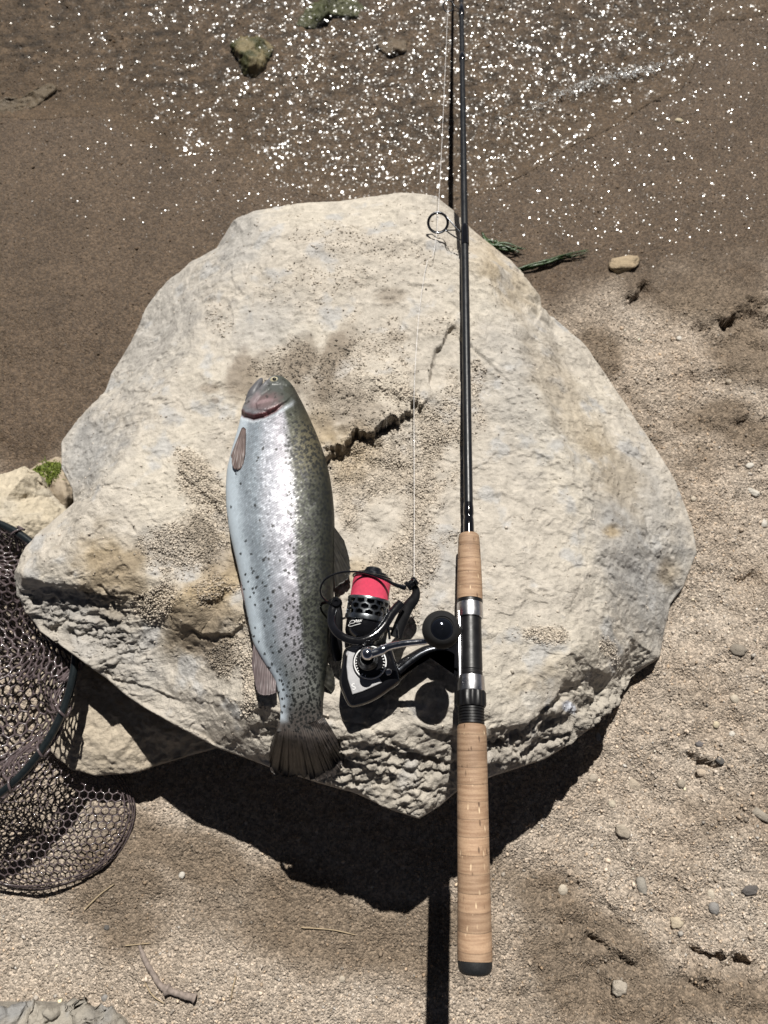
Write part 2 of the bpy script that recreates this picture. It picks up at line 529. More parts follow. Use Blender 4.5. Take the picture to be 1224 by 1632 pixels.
# ------------------------------------------------------------------ ground
def ground_z(X, Y):
    """height of the beach: it falls towards the water and is trodden and lumpy"""
    X, Y = np.asarray(X, float), np.asarray(Y, float)
    z = -.055*sm(.25, 1.2, Y)-.02*sm(1.2, 4, Y)
    near = 1-sm(1.5, 4, np.hypot(X, Y))
    px, py = pix(np.stack([X, Y, z], -1))
    dry = sm(380, 620, py-.25*(px-612)*0)*near
    right = sm(700, 1000, px)
    amp = .25+.75*dry
    z = z+near*((.007+.006*right)*fbm(X*6, Y*6, 1.3, 4)*amp+.0040*fbm(X*34, Y*34, 2.2, 4)*amp*(.5+.8*right)+.0012*ridged(X*90, Y*90, 5.1, 2)*dry)
    inw_ = sm(-10, 90, water_edge(px, py))*near
    z = z+inw_*(.0016*ridged(X*20+.8*noise3(X*12, Y*12, 1), Y*38, 2., 2)+.0012*noise3(X*70, Y*95, 4.))
    # trodden edges and hollows: the far side stands higher, so that the sun leaves a line of shade
    for pts, h, wd, fall in (
            ([(1085, 520), (1165, 500), (1224, 468), (1290, 440)], .026, 6, 60),
            ([(985, 478), (1020, 455), (1036, 440)], .014, 5, 40),
            ([(920, 1475), (985, 1515), (1030, 1548)], .016, 6, 60),
            ([(1085, 1490), (1130, 1522), (1160, 1512), (1200, 1530), (1240, 1545)], .022, 7, 45),
            ([(1090, 1555), (1130, 1580), (1150, 1625)], .006, 4, 40),
            ([(1060, 1190), (1120, 1205), (1150, 1222)], .010, 5, 60),
            ([(935, 575), (960, 598), (990, 602)], .014, 6, 40),
            ([(1120, 680), (1180, 660), (1224, 650)], .006, 5, 50),
            ([(1190, 900), (1224, 930)], .008, 8, 40),
            ([(870, 1380), (960, 1420), (1010, 1490)], .006, 6, 60)):
        wv = 14*noise3(px*.035, py*.035, 3.0)+7*noise3(px*.12, py*.12, 5.0)
        d, t = seg_dist(px+wv, py+wv*.8, pts)
        e = sm(0, .25, t)*sm(0, .25, 1-t)*np.clip(.65+1.2*noise3(px*.03, py*.03, 7.0), .3, 1.3)
        z = z-h*near*e*np.where(d > 0, sm(0, wd, d)*np.exp(-np.maximum(d-wd, 0)/fall), 0)
    return z
def water_edge(px, py):
    """positive inside the sheet of standing water (photograph pixels)"""
    return 190+60*sm(100, 330, px)+70*sm(330, 520, px)-170*sm(700, 1120, px)-120*sm(1080, 1150, px)+14*noise3(px*.012, 1.5, 0)-py
def ground_maps(X, Y, Z):
    px, py = pix(np.stack([X, Y, Z], -1))
    wv = 40*fbm(X*9, Y*9, 4.0, 4)
    # the wet line falls on the left, where the beach is lower
    line = 690+85*(1-sm(20, 210, px))-130*sm(150, 700, px)-90*sm(560, 1000, px)-30*sm(1000, 1224, px)
    wet = 1-sm(-55, 60, py+wv-line)
    # damp sand further up, where water dripped and where feet turned the sand over
    damp = np.zeros_like(wet)
    for c in ((190, 1420, 80, 70, -30), (560, 1500, 240, 62, 10), (960, 1500, 190, 50, 35), (1130, 1590, 150, 50, 10), (300, 1360, 150, 40, 20),
              (1130, 470, 100, 60, 10), (1180, 560, 60, 50, 0), (1200, 690, 60, 30, 10), (960, 560, 40, 30, 40), (1150, 660, 60, 25, -10), (250, 1350, 90, 30, 0), (700, 1480, 80, 40, 0), (870, 1420, 60, 35, 0), (210, 1480, 70, 50, -40), (160, 1370, 50, 40, 0), (480, 1440, 130, 50, 20), (1000, 1590, 170, 60, 10), (900, 1530, 90, 60, 20)):
        damp = np.maximum(damp, blob(px, py, *c, soft=.45, warp=.012*wv)*.95)
    damp = np.maximum(damp, .55*sm(.05, .6, fbm(X*5, Y*5, 9.0, 4))*sm(600, 760, px))
    n = .5+.5*fbm(X*14, Y*14, 6.0, 4)
    dryc = np.array((.372, .303, .238)); dryg = np.array((.435, .375, .312)); dampc = np.array((.14, .104, .071)); wetc = np.array((.088, .062, .041))
    c = dryc+(dryg-dryc)*n[..., None]
    c = c+(dampc-c)*(damp*.85)[..., None]
    c = c+(wetc*(.82+.36*n[..., None])-c)*wet[..., None]
    inw = sm(-10, 130, water_edge(px, py))
    c = c*(1-.25*inw*sm(.45, .7, n))[..., None]
    c = c*(1+inw*(.45*fbm(X*50+2*noise3(X*9, Y*9, 2), Y*85, 3.0, 3)+.25*noise3(X*150, Y*170, 1.)-.35*sm(.75, 1.2, ridged(X*16+.6*noise3(X*14, Y*14, 1), Y*26, 2., 2))))[..., None]  # light and dark ripple bands of sun through water, painted on the bed
    film = wet*1.0*(sm(-140, -40, water_edge(px, py)+90*sm(700, 1000, px)+170*sm(850, 1150, px)+30)*(.35+.65*sm(250, 700, px)) + .10)
    film = film*(1-sm(330, 420, py)*.93)
    return c, np.clip(wet+.3*damp, 0, 1), np.clip(film, 0, 1), px, py
def spread(lo, hi, step, far, ratio=1.25):
    core = np.arange(lo, hi+step/2, step)
    out, s, p = [], step, 0
    while p < far:
        s *= ratio; p += s; out.append(p)
    return np.concatenate([lo-np.array(out)[::-1], core, hi+np.array(out)])
gx = spread(-.72, .72, .0030, 45); gy = spread(-.46, 1.30, .0030, 45)
GX, GY = np.meshgrid(gx, gy, indexing='ij')
GZ = ground_z(GX, GY)
gc, gw, gf, gpx, gpy = ground_maps(GX, GY, GZ)
GZ = GZ-.006*sm(0, 40, water_edge(gpx, gpy))
mk('beach_ground', np.stack([GX, GY, GZ], -1).reshape(-1, 3), grid_faces(len(gx), len(gy)), M_sand, kind='structure',
   attrs={'Col': gc.reshape(-1, 3), 'wet': gw.ravel(), 'film': gf.ravel()})

# ------------------------------------------------------------------ water
wx = spread(-.80, .70, .004, 45); wy = spread(.40, 1.32, .004, 45)
WX, WY = np.meshgrid(wx, wy, indexing='ij')
wz0 = ground_z(WX, WY)
wpx_, wpy_ = pix(np.stack([WX, WY, wz0], -1))
inside = water_edge(wpx_, wpy_)
nearw = 1-sm(1.6, 4, np.hypot(WX, WY))
front = blob(inside, 0*inside, 9, 0, 14, 1, soft=.9)*sm(700, 860, wpx_)
rip = .0012*noise3(WX*55, WY*75, 0)+.0008*noise3(WX*120, WY*150, 3.)+.0015*noise3(WX*14+WY*8, WY*26, 5.)
lev = -.0165-.022*sm(.55, 1.0, WY)*nearw-.03*(1-nearw)
lv = wz0+np.where(inside > 0, .0024*sm(0, 70, inside)+.0032*front, -.004-.03*sm(0, 60, -inside))
WZ = lv*nearw+(1-nearw)*(-.062)+nearw*rip*.8*sm(0, 60, inside)
ag = np.clip(.55+.5*sm(150, 560, wpx_)+.25*fbm(WX*7, WY*7, 8., 3), .1, 1.1)*(1-.3*front)
mk('lake_water', np.stack([WX, WY, WZ], -1).reshape(-1, 3), grid_faces(len(wx), len(wy)), M_water, kind='structure', attrs={'agitation': ag.ravel()})

# froth-like white grains imitating sun glints along the wavelet that runs up the sand
fx = np.array(spline([(780, 206), (850, 172), (905, 148), (950, 131), (1000, 118), (1045, 109), (1100, 96)], 400))
rf = np.random.default_rng(12)
fi = np.clip((rf.beta(2.2, 2.0, 1100)*399).astype(int), 0, 399)
fX, fY = fx[fi, 0]+rf.normal(0, 4.2, len(fi)), fx[fi, 1]+rf.normal(0, 4.8, len(fi))-2
fQ = np.array([at(x_, y_, -.035) for x_, y_ in zip(fX, fY)])
fQ = np.array([at(x_, y_, z_) for x_, y_, z_ in zip(fX, fY, ground_z(fQ[:, 0], fQ[:, 1]))])
fP = np.column_stack([fQ[:, 0], fQ[:, 1], ground_z(fQ[:, 0], fQ[:, 1])+.0012])
M_glint = bpy.data.materials.new('froth_glint'); M_glint.use_nodes = True
fb_ = M_glint.node_tree.nodes['Principled BSDF']
fb_.inputs['Base Color'].default_value = (.62, .64, .66, 1); fb_.inputs['Roughness'].default_value = .12; fb_.inputs['Coat Weight'].default_value = 1.0
gv, gfc, gcc = grains(np.array(fP), rf.gamma(3, .00017, len(fP))+.00025, np.ones((len(fP), 3)), 8)
mk('froth_glints', gv, gfc, M_glint, smooth=True, kind='stuff', origin=np.zeros(3))

# ------------------------------------------------------------------ boulders
def rbf(P, z, Q, smooth=1e-4):
    P = np.asarray(P); n = len(P)
    def ph(r2): return np.where(r2 > 1e-12, .5*r2*np.log(np.maximum(r2, 1e-12)), 0)
    K = ph(((P[:, None]-P[None])**2).sum(-1))+np.eye(n)*smooth
    A = np.block([[K, np.c_[np.ones(n), P]], [np.c_[np.ones(n), P].T, np.zeros((3, 3))]])
    w_ = np.linalg.solve(A, np.r_[z, 0, 0, 0])
    out = np.empty(len(Q))
    for i in range(0, len(Q), 40000):
        q = Q[i:i+40000]
        out[i:i+40000] = ph(((q[:, None]-P[None])**2).sum(-1))@w_[:n]+w_[n]+q@w_[n+1:]
    return out
def facets(P, z, Q):
    """straight planes between the points (Delaunay triangles)"""
    from mathutils.geometry import delaunay_2d_cdt
    vo, _, fo, ov, _, _ = delaunay_2d_cdt([Vector(p) for p in P], [], [], 0, 1e-7)
    zz = [float(np.mean([z[i] for i in o])) if len(o) else 0 for o in ov]
    out = np.full(len(Q), np.nan)
    for f in fo:
        a, b, c = (np.array(vo[i]) for i in f)
        det = (b[0]-a[0])*(c[1]-a[1])-(c[0]-a[0])*(b[1]-a[1])
        if abs(det) < 1e-12: continue
        m = np.flatnonzero((Q[:, 0] >= min(a[0], b[0], c[0])-1e-6) & (Q[:, 0] <= max(a[0], b[0], c[0])+1e-6) & (Q[:, 1] >= min(a[1], b[1], c[1])-1e-6) & (Q[:, 1] <= max(a[1], b[1], c[1])+1e-6))
        if not len(m): continue
        q = Q[m]
        u = ((q[:, 0]-a[0])*(c[1]-a[1])-(c[0]-a[0])*(q[:, 1]-a[1]))/det
        v = ((b[0]-a[0])*(q[:, 1]-a[1])-(q[:, 0]-a[0])*(b[1]-a[1]))/det
        k = (u >= -1e-6) & (v >= -1e-6) & (u+v <= 1+1e-6)
        out[m[k]] = zz[f[0]]*(1-u[k]-v[k])+zz[f[1]]*u[k]+zz[f[2]]*v[k]
    return out
def boulder_surface(rim, ctrl, centre, N, under=.9, zfloor=-.05, rings=18, nrim=1):
    """top sheet over a rim polygon (mapped from a square) and a skirt that turns in under it"""
    R3 = np.array([at(*p) for p in rim])
    K3 = np.array([at(*p) for p in ctrl])
    c = np.array(centre[:2]) if len(centre) == 2 else at(*centre)[:2]
    th = np.unwrap(np.arctan2(R3[:, 1]-c[1], R3[:, 0]-c[0]))
    if th[-1] < th[0]: R3 = R3[::-1]; th = th[::-1]
    th = np.unwrap(np.arctan2(R3[:, 1]-c[1], R3[:, 0]-c[0]))
    rr = np.hypot(R3[:, 0]-c[0], R3[:, 1]-c[1])
    T = np.r_[th-2*PI, th, th+2*PI]; RR = np.r_[rr, rr, rr]; ZZ = np.r_[R3[:, 2], R3[:, 2], R3[:, 2]]
    def rim_at(t):
        t = (t-th[0]) % (2*PI)+th[0]
        # straight rim edges between the points, taken in the plane
        i = np.clip(np.searchsorted(T, t)-1, 0, len(T)-2)
        x0, y0, x1, y1 = RR[i]*np.cos(T[i]), RR[i]*np.sin(T[i]), RR[i+1]*np.cos(T[i+1]), RR[i+1]*np.sin(T[i+1])
        dx, dy = np.cos(t), np.sin(t)
        ex, ey = x1-x0, y1-y0
        den = dx*ey-dy*ex
        r = np.where(np.abs(den) > 1e-9, (x0*ey-y0*ex)/np.where(np.abs(den) > 1e-9, den, 1), RR[i])
        f = np.clip((t-T[i])/np.maximum(T[i+1]-T[i], 1e-9), 0, 1)
        return r, ZZ[i]*(1-f)+ZZ[i+1]*f
    a = np.linspace(-1, 1, N)
    A, B = np.meshgrid(a, a, indexing='ij')
    m = np.maximum(np.abs(A), np.abs(B)); big = np.abs(A) >= np.abs(B)
    with np.errstate(divide='ignore', invalid='ignore'):
        ang = np.where(big, np.where(A >= 0, 0, PI)+PI/4*np.where(A != 0, B/np.where(A == 0, 1, A), 0),
                       np.where(B >= 0, PI/2, -PI/2)-PI/4*np.where(B != 0, A/np.where(B == 0, 1, B), 0))
    rt, zr = rim_at(ang.ravel())
    t = m.ravel()
    X = c[0]+rt*t*np.cos(ang.ravel()); Y = c[1]+rt*t*np.sin(ang.ravel())
    ctl = np.concatenate([K3, R3])
    Zt = rbf(ctl[:, :2], ctl[:, 2], np.stack([X, Y], 1), 2e-5)
    wq = np.stack([X+.006*fbm(X*20, Y*20, 3., 3), Y+.006*fbm(X*20, Y*20, 8., 3)], 1)
    Zf = facets(ctl[:, :2], ctl[:, 2], wq)
    Zt = np.where(np.isnan(Zf), Zt, .84*np.nan_to_num(Zf)+.16*Zt)
    u = np.clip((t-.962)/.038, 0, 1)
    Zt = Zt-.004*(1-np.sqrt(np.maximum(1-u*u, 0)))
    return X, Y, Zt, t, ang.ravel(), rt, zr, c
def close_boulder(V, N, ang, zr, c, under, zfloor, rings):
    """adds the skirt below the rim; V is the displaced top sheet"""
    idx = np.arange(N*N).reshape(N, N)
    loop = np.concatenate([idx[:-1, 0], idx[-1, :-1], idx[:0:-1, -1], idx[0, :0:-1]])
    L = V[loop]; L_n = len(loop)
    d = L[:, :2]-c; ln = np.linalg.norm(d, axis=1)[:, None]; d = d/ln
    zr_ = L[:, 2]
    inw = np.clip((zr_-.03)*under, 0, .14)
    ringsV = []
    for k in range(1, rings+1):
        s = k/rings
        z = zr_*(1-s)+zfloor*s
        off = inw*(s**.75)
        if k == 1: off = off-.0015
        nz = .006*noise3(L[:, 0]*22, L[:, 1]*22, z*26+3)*min(1, k/3)+.003*noise3(L[:, 0]*70, L[:, 1]*70, z*70)*min(1, k/3)
        ringsV.append(np.column_stack([L[:, :2]-d*(off+np.abs(nz)*.8)[:, None], z]))
    base = len(V)
    allV = np.concatenate([V]+ringsV)
    F = [grid_faces(N, N)]
    prev = loop
    fs = []
    for k in range(rings):
        cur = base+k*L_n+np.arange(L_n)
        nx = np.roll(np.arange(L_n), -1)
        fs.append(np.stack([prev, cur, cur[nx], prev[nx]], 1))
        prev = cur
    F.append(np.concatenate(fs))
    return allV, F, loop, rings
def normals_of(X, Y, Z, N):
    P = np.stack([X, Y, Z], -1).reshape(N, N, 3)
    n = np.cross(np.gradient(P, axis=0), np.gradient(P, axis=1))
    n /= np.linalg.norm(n, axis=-1)[..., None]+1e-12
    n *= np.sign(n[..., 2:3]+1e-9)
    return n.reshape(-1, 3)

RIM = [(20, 912, .165), (26, 950, .15), (60, 1005, .155), (110, 1040, .158), (140, 1062, .16), (165, 1079, .15), (198, 1108, .16), (228, 1128, .165), (272, 1153, .17), (345, 1192, .175), (430, 1223, .185),
       (500, 1246, .19), (560, 1263, .19), (620, 1290, .187), (668, 1306, .182), (700, 1286, .178), (728, 1263, .178), (790, 1236, .165), (870, 1210, .145), (930, 1170, .12), (980, 1125, .09), (1003, 1080, .065),
       (1030, 1062, .05), (1053, 1046, .045), (1060, 1008, .04), (1070, 962, .035), (1090, 935, .03), (1112, 880, .03), (1106, 840, .03), (1080, 770, .03), (1050, 718, .03), (1010, 660, .025), (970, 600, .02),
       (932, 546, .02), (885, 508, .03), (864, 492, .04), (862, 472, .05), (830, 428, .05), (790, 393, .045), (750, 360, .07), (722, 332, .095), (692, 309, .11), (640, 304, .12), (560, 316, .12), (470, 322, .115),
       (400, 335, .105), (368, 350, .095), (345, 392, .07), (300, 418, .04), (250, 464, .025), (232, 488, .02), (214, 532, .02), (180, 590, .03), (165, 625, .045), (120, 670, .075), (97, 704, .095), (97, 745, .11),
       (113, 778, .13), (115, 800, .14), (80, 830, .15), (40, 872, .16)]
CTRL = [(450, 400, .168), (600, 400, .17), (700, 400, .172), (640, 335, .148), (470, 350, .145), (400, 372, .145), (380, 400, .15),
        (500, 520, .188), (650, 520, .19), (745, 480, .178), (300, 560, .182), (400, 640, .203), (560, 620, .208), (650, 610, .208), (340, 480, .165), (270, 550, .155), (200, 640, .15),
        (700, 700, .206), (600, 740, .212), (200, 720, .203), (300, 760, .222), (420, 760, .224), (600, 820, .222), (700, 820, .222), (800, 700, .2), (850, 820, .203),
        (150, 800, .213), (100, 870, .208), (200, 900, .226), (330, 880, .229), (450, 950, .238), (600, 950, .243), (700, 950, .246), (800, 950, .238), (900, 950, .214),
        (450, 1050, .248), (600, 1050, .252), (700, 1100, .256), (800, 1100, .244), (900, 1050, .226), (955, 1000, .19),
        (400, 1120, .244), (500, 1150, .252), (600, 1165, .254), (740, 1160, .25),
        (760, 415, .176), (800, 500, .182), (838, 580, .188), (880, 680, .192), (925, 790, .192), (965, 880, .178), (990, 950, .150),
        (830, 470, .115), (900, 610, .125), (960, 710, .118), (1010, 800, .105), (1045, 870, .092), (1038, 950, .085), (880, 850, .2), (1010, 1000, .115),
        (760, 1166, .246), (850, 1150, .225), (900, 1095, .215), (965, 1055, .165), (1015, 1025, .10), (880, 1160, .185), (960, 1100, .13),
        (40, 918, .192), (120, 935, .208), (210, 962, .213), (250, 1000, .2), (60, 960, .172), (140, 1010, .172), (200, 1050, .178),
        (300, 958, .23), (370, 930, .24), (320, 1030, .206), (250, 1075, .185), (330, 1100, .206), (385, 1150, .216), (300, 1125, .19), (620, 1225, .225), (700, 1230, .215), (500, 1205, .225)]
def lower(L, up=0.0):
    out = []
    for x, y, z in L:
        if up and y > 1000 and 100 < x < 990: z += up*(1 if x < 900 else .6)
        if up and 300 < x < 510 and y > 1180: z -= .014
        out.append((x, y, z-.03 if z > .08 else z*.625))
    return out
RIM = [(x, y, z*.5 if (x > 990 and z < .07) else z) for x, y, z in lower(RIM, .016)]
CTRL = lower(CTRL)
N_B = 660
X, Y, Z, tt, ang, rt, zr, cen = boulder_surface(RIM, CTRL, (560, 800, .17), N_B)
px, py = pix(np.stack([X, Y, Z], -1))
fade = 1-sm(.985, 1.0, tt)
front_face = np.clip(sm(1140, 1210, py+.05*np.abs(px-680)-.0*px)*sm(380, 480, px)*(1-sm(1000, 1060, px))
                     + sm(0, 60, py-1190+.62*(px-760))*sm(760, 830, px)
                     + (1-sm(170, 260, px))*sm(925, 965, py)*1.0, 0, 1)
rough = .55+.9*front_face
det = .0048*fbm(X*9, Y*9, 1.0, 3)+rough*.0032*fbm(X*30, Y*30, 2.0, 5)+.0013*rough*ridged(X*55, Y*55, Z*55, 3)
det += .0008*fbm(X*190, Y*190, 1.0, 2)*(.7+.7*front_face)
# weathered flakes: thin plates broken away with small sharp steps
for fs, fh, th0 in ((13, .0013, .12), (21, .0009, .2), (37, .0007, .15)):
    fq = fbm(X*fs, Y*fs*1.15, fs*1.0, 4, gain=.6)
    det -= fh*sm(th0, th0+.045, fq)*(1+front_face)
# split layers on the broken front
lay = noise3((X*.35+Y*.5)*30, (Y-X*.42)*80+Z*130, Z*90+2.0)
det += front_face*(.0028*(.6+.8*noise3(X*25, Y*25, 8.))*(np.abs(lay)**.7*np.sign(lay)))
lay2 = ridged((X+Y*.3)*18, (Y*.9-X*.38)*70+Z*70, 4.0, 3)
det -= front_face*.0018*sm(.9, 1.6, lay2)
# ledge in the middle: the far side is higher and shades the hollow below it
wv = 9*noise3(px*.045, py*.045, 0)+5*noise3(px*.13, py*.13, 2.)
LEDGE = [(430, 800), (500, 738), (522, 722), (560, 697), (600, 684), (625, 668), (655, 650), (676, 636), (690, 626)]
d, run = seg_dist(px+wv*1.0, py+wv*1.6, LEDGE)
win = sm(0, .25, run)*(1-sm(.78, 1.0, run))*np.clip(.85+.9*noise3(px*.035, py*.035, 4.), .55, 1.3)
det += win*.85*(.0115*np.where(d < 0, np.exp(d/75.), 0)-.0135*np.where(d >= 0, sm(0, 5, d)*np.exp(-d/150.), 0)+np.where(d >= 0, .0115*(1-sm(0, 5, d)), 0))
for pts, dep, wd, fl in (
        ([(688, 628), (680, 606), (686, 592), (690, 565), (706, 540), (716, 520), (735, 508)], .0085, 4, 70),
        ([(865, 470), (860, 512), (850, 522)], .004, 4, 30),
        ([(240, 985), (262, 960), (300, 932), (345, 915), (390, 905)], -.005, 5, 30),
        ([(300, 990), (330, 1012), (370, 1008), (392, 985)], .006, 5, 25),
        ([(372, 420), (376, 455), (392, 470)], .003, 4, 26), ([(362, 470), (374, 500), (370, 535)], .0025, 4, 26),
        ([(640, 445), (665, 452), (700, 455)], .004, 4, 24),
        ([(270, 730), (300, 760), (345, 800), (375, 850)], .0035, 6, 36),
        ([(30, 925), (90, 936), (150, 945), (205, 952)], .006, 6, 60),
        ([(160, 1075), (230, 1090), (300, 1120)], .004, 5, 40),
        ([(430, 1170), (500, 1185), (560, 1200)], .004, 5, 30), ([(560, 1170), (640, 1195), (725, 1215)], .006, 5, 30), ([(640, 1245), (690, 1255), (720, 1240)], .004, 5, 24),
        ([(655, 1150), (700, 1170), (730, 1172)], .004, 4, 24)):
    d, run = seg_dist(px+wv*.5, py+wv*.5, pts)
    e = sm(0, .2, run)*(1-sm(.8, 1.0, run))
    det -= e*dep*np.where(d > 0, sm(0, wd, d)*np.exp(-d/fl), 0)
for pts, dep, wd in (
        ([(765, 1212), (800, 1190), (850, 1160), (880, 1128), (910, 1102), (945, 1078)], .006, 5),
        ([(800, 1232), (850, 1195), (880, 1185), (930, 1150)], .004, 4),
        ([(735, 1190), (760, 1185), (800, 1195)], .005, 4),
        ([(840, 600), (870, 622)], .0015, 2.5), ([(200, 825), (215, 850)], .002, 2.5), ([(155, 930), (170, 948), (185, 958)], .003, 3),
        ([(440, 1140), (520, 1148), (600, 1160)], .003, 3), ([(600, 1215), (660, 1232), (715, 1230)], .004, 4)):
    d, run = seg_dist(px+wv*.7, py+wv*.7, pts)
    det -= sm(0, .12, run)*sm(0, .12, 1-run)*dep*np.exp(-(d/wd)**2)
# lumps and pits
for cx_, cy_, rx_, ry_, a_, h_ in ((320, 985, 62, 50, -30, .008), (110, 955, 90, 22, 10, -.003), (700, 420, 40, 24, 10, -.004), (560, 415, 40, 18, 5, -.003), (650, 400, 60, 14, 0, -.003),
                                   (600, 1120, 160, 12, 4, .003), (930, 1155, 60, 16, -35, .004), (700, 640, 40, 60, 0, .002)):
    det += h_*blob(px, py, cx_, cy_, rx_, ry_, a_, soft=.6)
gravel = np.zeros_like(px)
gw_ = .9*fbm(X*26, Y*26, 7.0, 4)
for c_ in ((620, 730, 95, 75, -20), (640, 860, 75, 80, -20), (560, 780, 45, 70, 0), (690, 780, 40, 60, 0), (310, 770, 45, 38, 40), (300, 880, 85, 34, -15), (345, 830, 40, 50, 20), (400, 1075, 22, 60, 8), (370, 1040, 18, 40, 10),
           (585, 395, 110, 26, 8), (520, 450, 80, 30, -10), (470, 590, 50, 50, 40), (560, 600, 70, 90, 20), (968, 1032, 10, 34, -25), (720, 640, 20, 50, 0), (250, 960, 40, 25, -20), (700, 520, 40, 16, 0), (760, 620, 14, 60, 0),
           (350, 510, 20, 40, 0), (340, 940, 50, 20, -20), (860, 1010, 30, 14, 10)):
    gravel = np.maximum(gravel, blob(px, py, *c_, soft=.5, warp=gw_)*(.22 if c_[1] < 530 else .55 if c_[1] < 660 else .95))
bare = np.maximum(blob(px, py, 605, 835, 30, 55, 40, soft=.4, warp=.4*gw_), blob(px, py, 560, 895, 30, 14, -20, soft=.4, warp=.4*gw_))
gravel = np.clip(gravel*(1-bare), 0, 1)
g1, gid, g2 = worley(X*430, Y*430)
det += gravel**1.5*(.0009*np.clip(.75-g1, 0, 1)*(.4+gid)+.0004*fbm(X*90, Y*90, 3.0, 2))
nrm = normals_of(X, Y, Z, N_B)
nrm = nrm*(.35+.65*front_face[:, None])+np.array((0, 0, 1.0))*(.65-.65*front_face[:, None])
V = np.stack([X, Y, Z], -1)+nrm*(det*fade)[:, None]
# colour of the stone itself
n1 = fbm(X*7, Y*7, 11., 4); n2 = fbm(X*24, Y*24, 12., 4); n3 = fbm(X*70, Y*70, 13., 3)
base = np.array((.412, .377, .328)); cream = np.array((.45, .412, .352)); grey = np.array((.32, .318, .315)); dark = np.array((.19, .155, .118)); ochre = np.array((.30, .225, .125)); tan = np.array((.355, .29, .215))
def lay_in(c, col, k): return c+(col-c)*np.clip(k, 0, 1)[:, None]
col = np.repeat(base[None], len(px), 0)
col = lay_in(col, cream, sm(-.1, .6, n1))
col = lay_in(col, grey, .75*sm(.05, .55, n2+.25*n3-.15))
wp = .55*n2+.25*n3
for c_, k_ in (((240, 530, 60, 120, 35), .45), ((140, 720, 45, 60, 30), .75), ((420, 520, 60, 40, 0), .45), ((430, 660, 50, 30, 0), .3), ((690, 890, 40, 50, 20), .7), ((690, 980, 40, 30, 0), .3), ((840, 620, 60, 110, -20), .35),
               ((1010, 830, 60, 110, -20), .5), ((985, 820, 22, 26, 0), .9), ((1050, 960, 40, 60, 0), .5), ((90, 960, 85, 26, 14), .9), ((160, 1030, 90, 36, 22), .6), ((380, 380, 40, 60, 20), .55), ((250, 880, 60, 30, -20), .6), ((1020, 920, 60, 60, 0), .4)):
    col = lay_in(col, grey*.92, k_*blob(px, py, *c_, soft=.7, warp=wp))
for c_, k_ in (((900, 640, 30, 110, -28), .4), ((980, 760, 30, 70, -25), .45), ((1065, 915, 18, 24, 0), .6), ((810, 450, 26, 50, -30), .5), ((770, 410, 26, 40, -30), .4), ((975, 848, 14, 10, 0), .9), ((180, 915, 62, 48, 40), .9), ((330, 985, 66, 56, -30), .85),
               ((385, 880, 40, 60, 0), .6), ((560, 715, 40, 34, -20), .75), ((510, 690, 24, 34, 10), .7), ((350, 930, 50, 30, -20), .7), ((550, 905, 40, 18, 0), .6), ((400, 660, 24, 60, 0), .4), ((870, 1075, 40, 20, -30), .3)):
    col = lay_in(col, ochre, .8*k_*blob(px, py, *c_, soft=.6, warp=wp))
col = lay_in(col, tan*1.05, .45*gravel)
wetm = np.zeros_like(px)
for c_, k_ in (((383, 602, 19, 40, 18), .75), ((478, 578, 26, 40, 35), .85), ((528, 580, 24, 60, 20), .85), ((545, 650, 70, 40, 25), .55), ((335, 622, 16, 9, 0), .7), ((345, 640, 8, 7, 0), .6), ((622, 472, 26, 13, 0), .55), ((635, 538, 16, 8, 0), .5), ((340, 1040, 34, 24, 0), .7), ((330, 1000, 55, 38, -20), .55),
               ((320, 850, 30, 20, 30), .5), ((350, 890, 40, 30, 0), .45), ((350, 1175, 40, 10, 5), .3), ((420, 575, 16, 20, 0), .4), ((190, 930, 40, 35, 40), .35)):
    k = k_*blob(px, py, *c_, soft=.45, warp=.8*wp)
    wetm = np.maximum(wetm, k)
    col = lay_in(col, dark, k)
for c_ in ((910, 1128, 11, 8, 40), (848, 1115, 14, 13, 0), (852, 1018, 8, 5, 0)):
    col = lay_in(col, np.array((.62, .66, .76)) if c_[0] == 910 else np.array((.52, .49, .44)), .9*blob(px, py, *c_, soft=.4, warp=.5*n3+.3*n2))
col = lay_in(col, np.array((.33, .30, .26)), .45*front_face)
col = col*(1+.16*n3+.08*n2)[:, None]
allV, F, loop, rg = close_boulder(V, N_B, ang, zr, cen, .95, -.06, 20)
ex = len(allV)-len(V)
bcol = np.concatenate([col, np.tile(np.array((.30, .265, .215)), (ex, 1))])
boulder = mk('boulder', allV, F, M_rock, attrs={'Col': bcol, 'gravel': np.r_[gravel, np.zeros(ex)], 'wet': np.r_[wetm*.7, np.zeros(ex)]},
             label='big pale flat-topped boulder that carries the trout and the fishing rod', cat='boulder')
TOP = V                     # displaced top of the big boulder, for setting things on it
TOPPX = np.stack(pix(TOP), 1)
def rock_z(p_x, p_y):
    d = (TOPPX[:, 0]-p_x)**2+(TOPPX[:, 1]-p_y)**2
    i = np.argpartition(d, 6)[:6]
    return float(TOP[i, 2].mean())
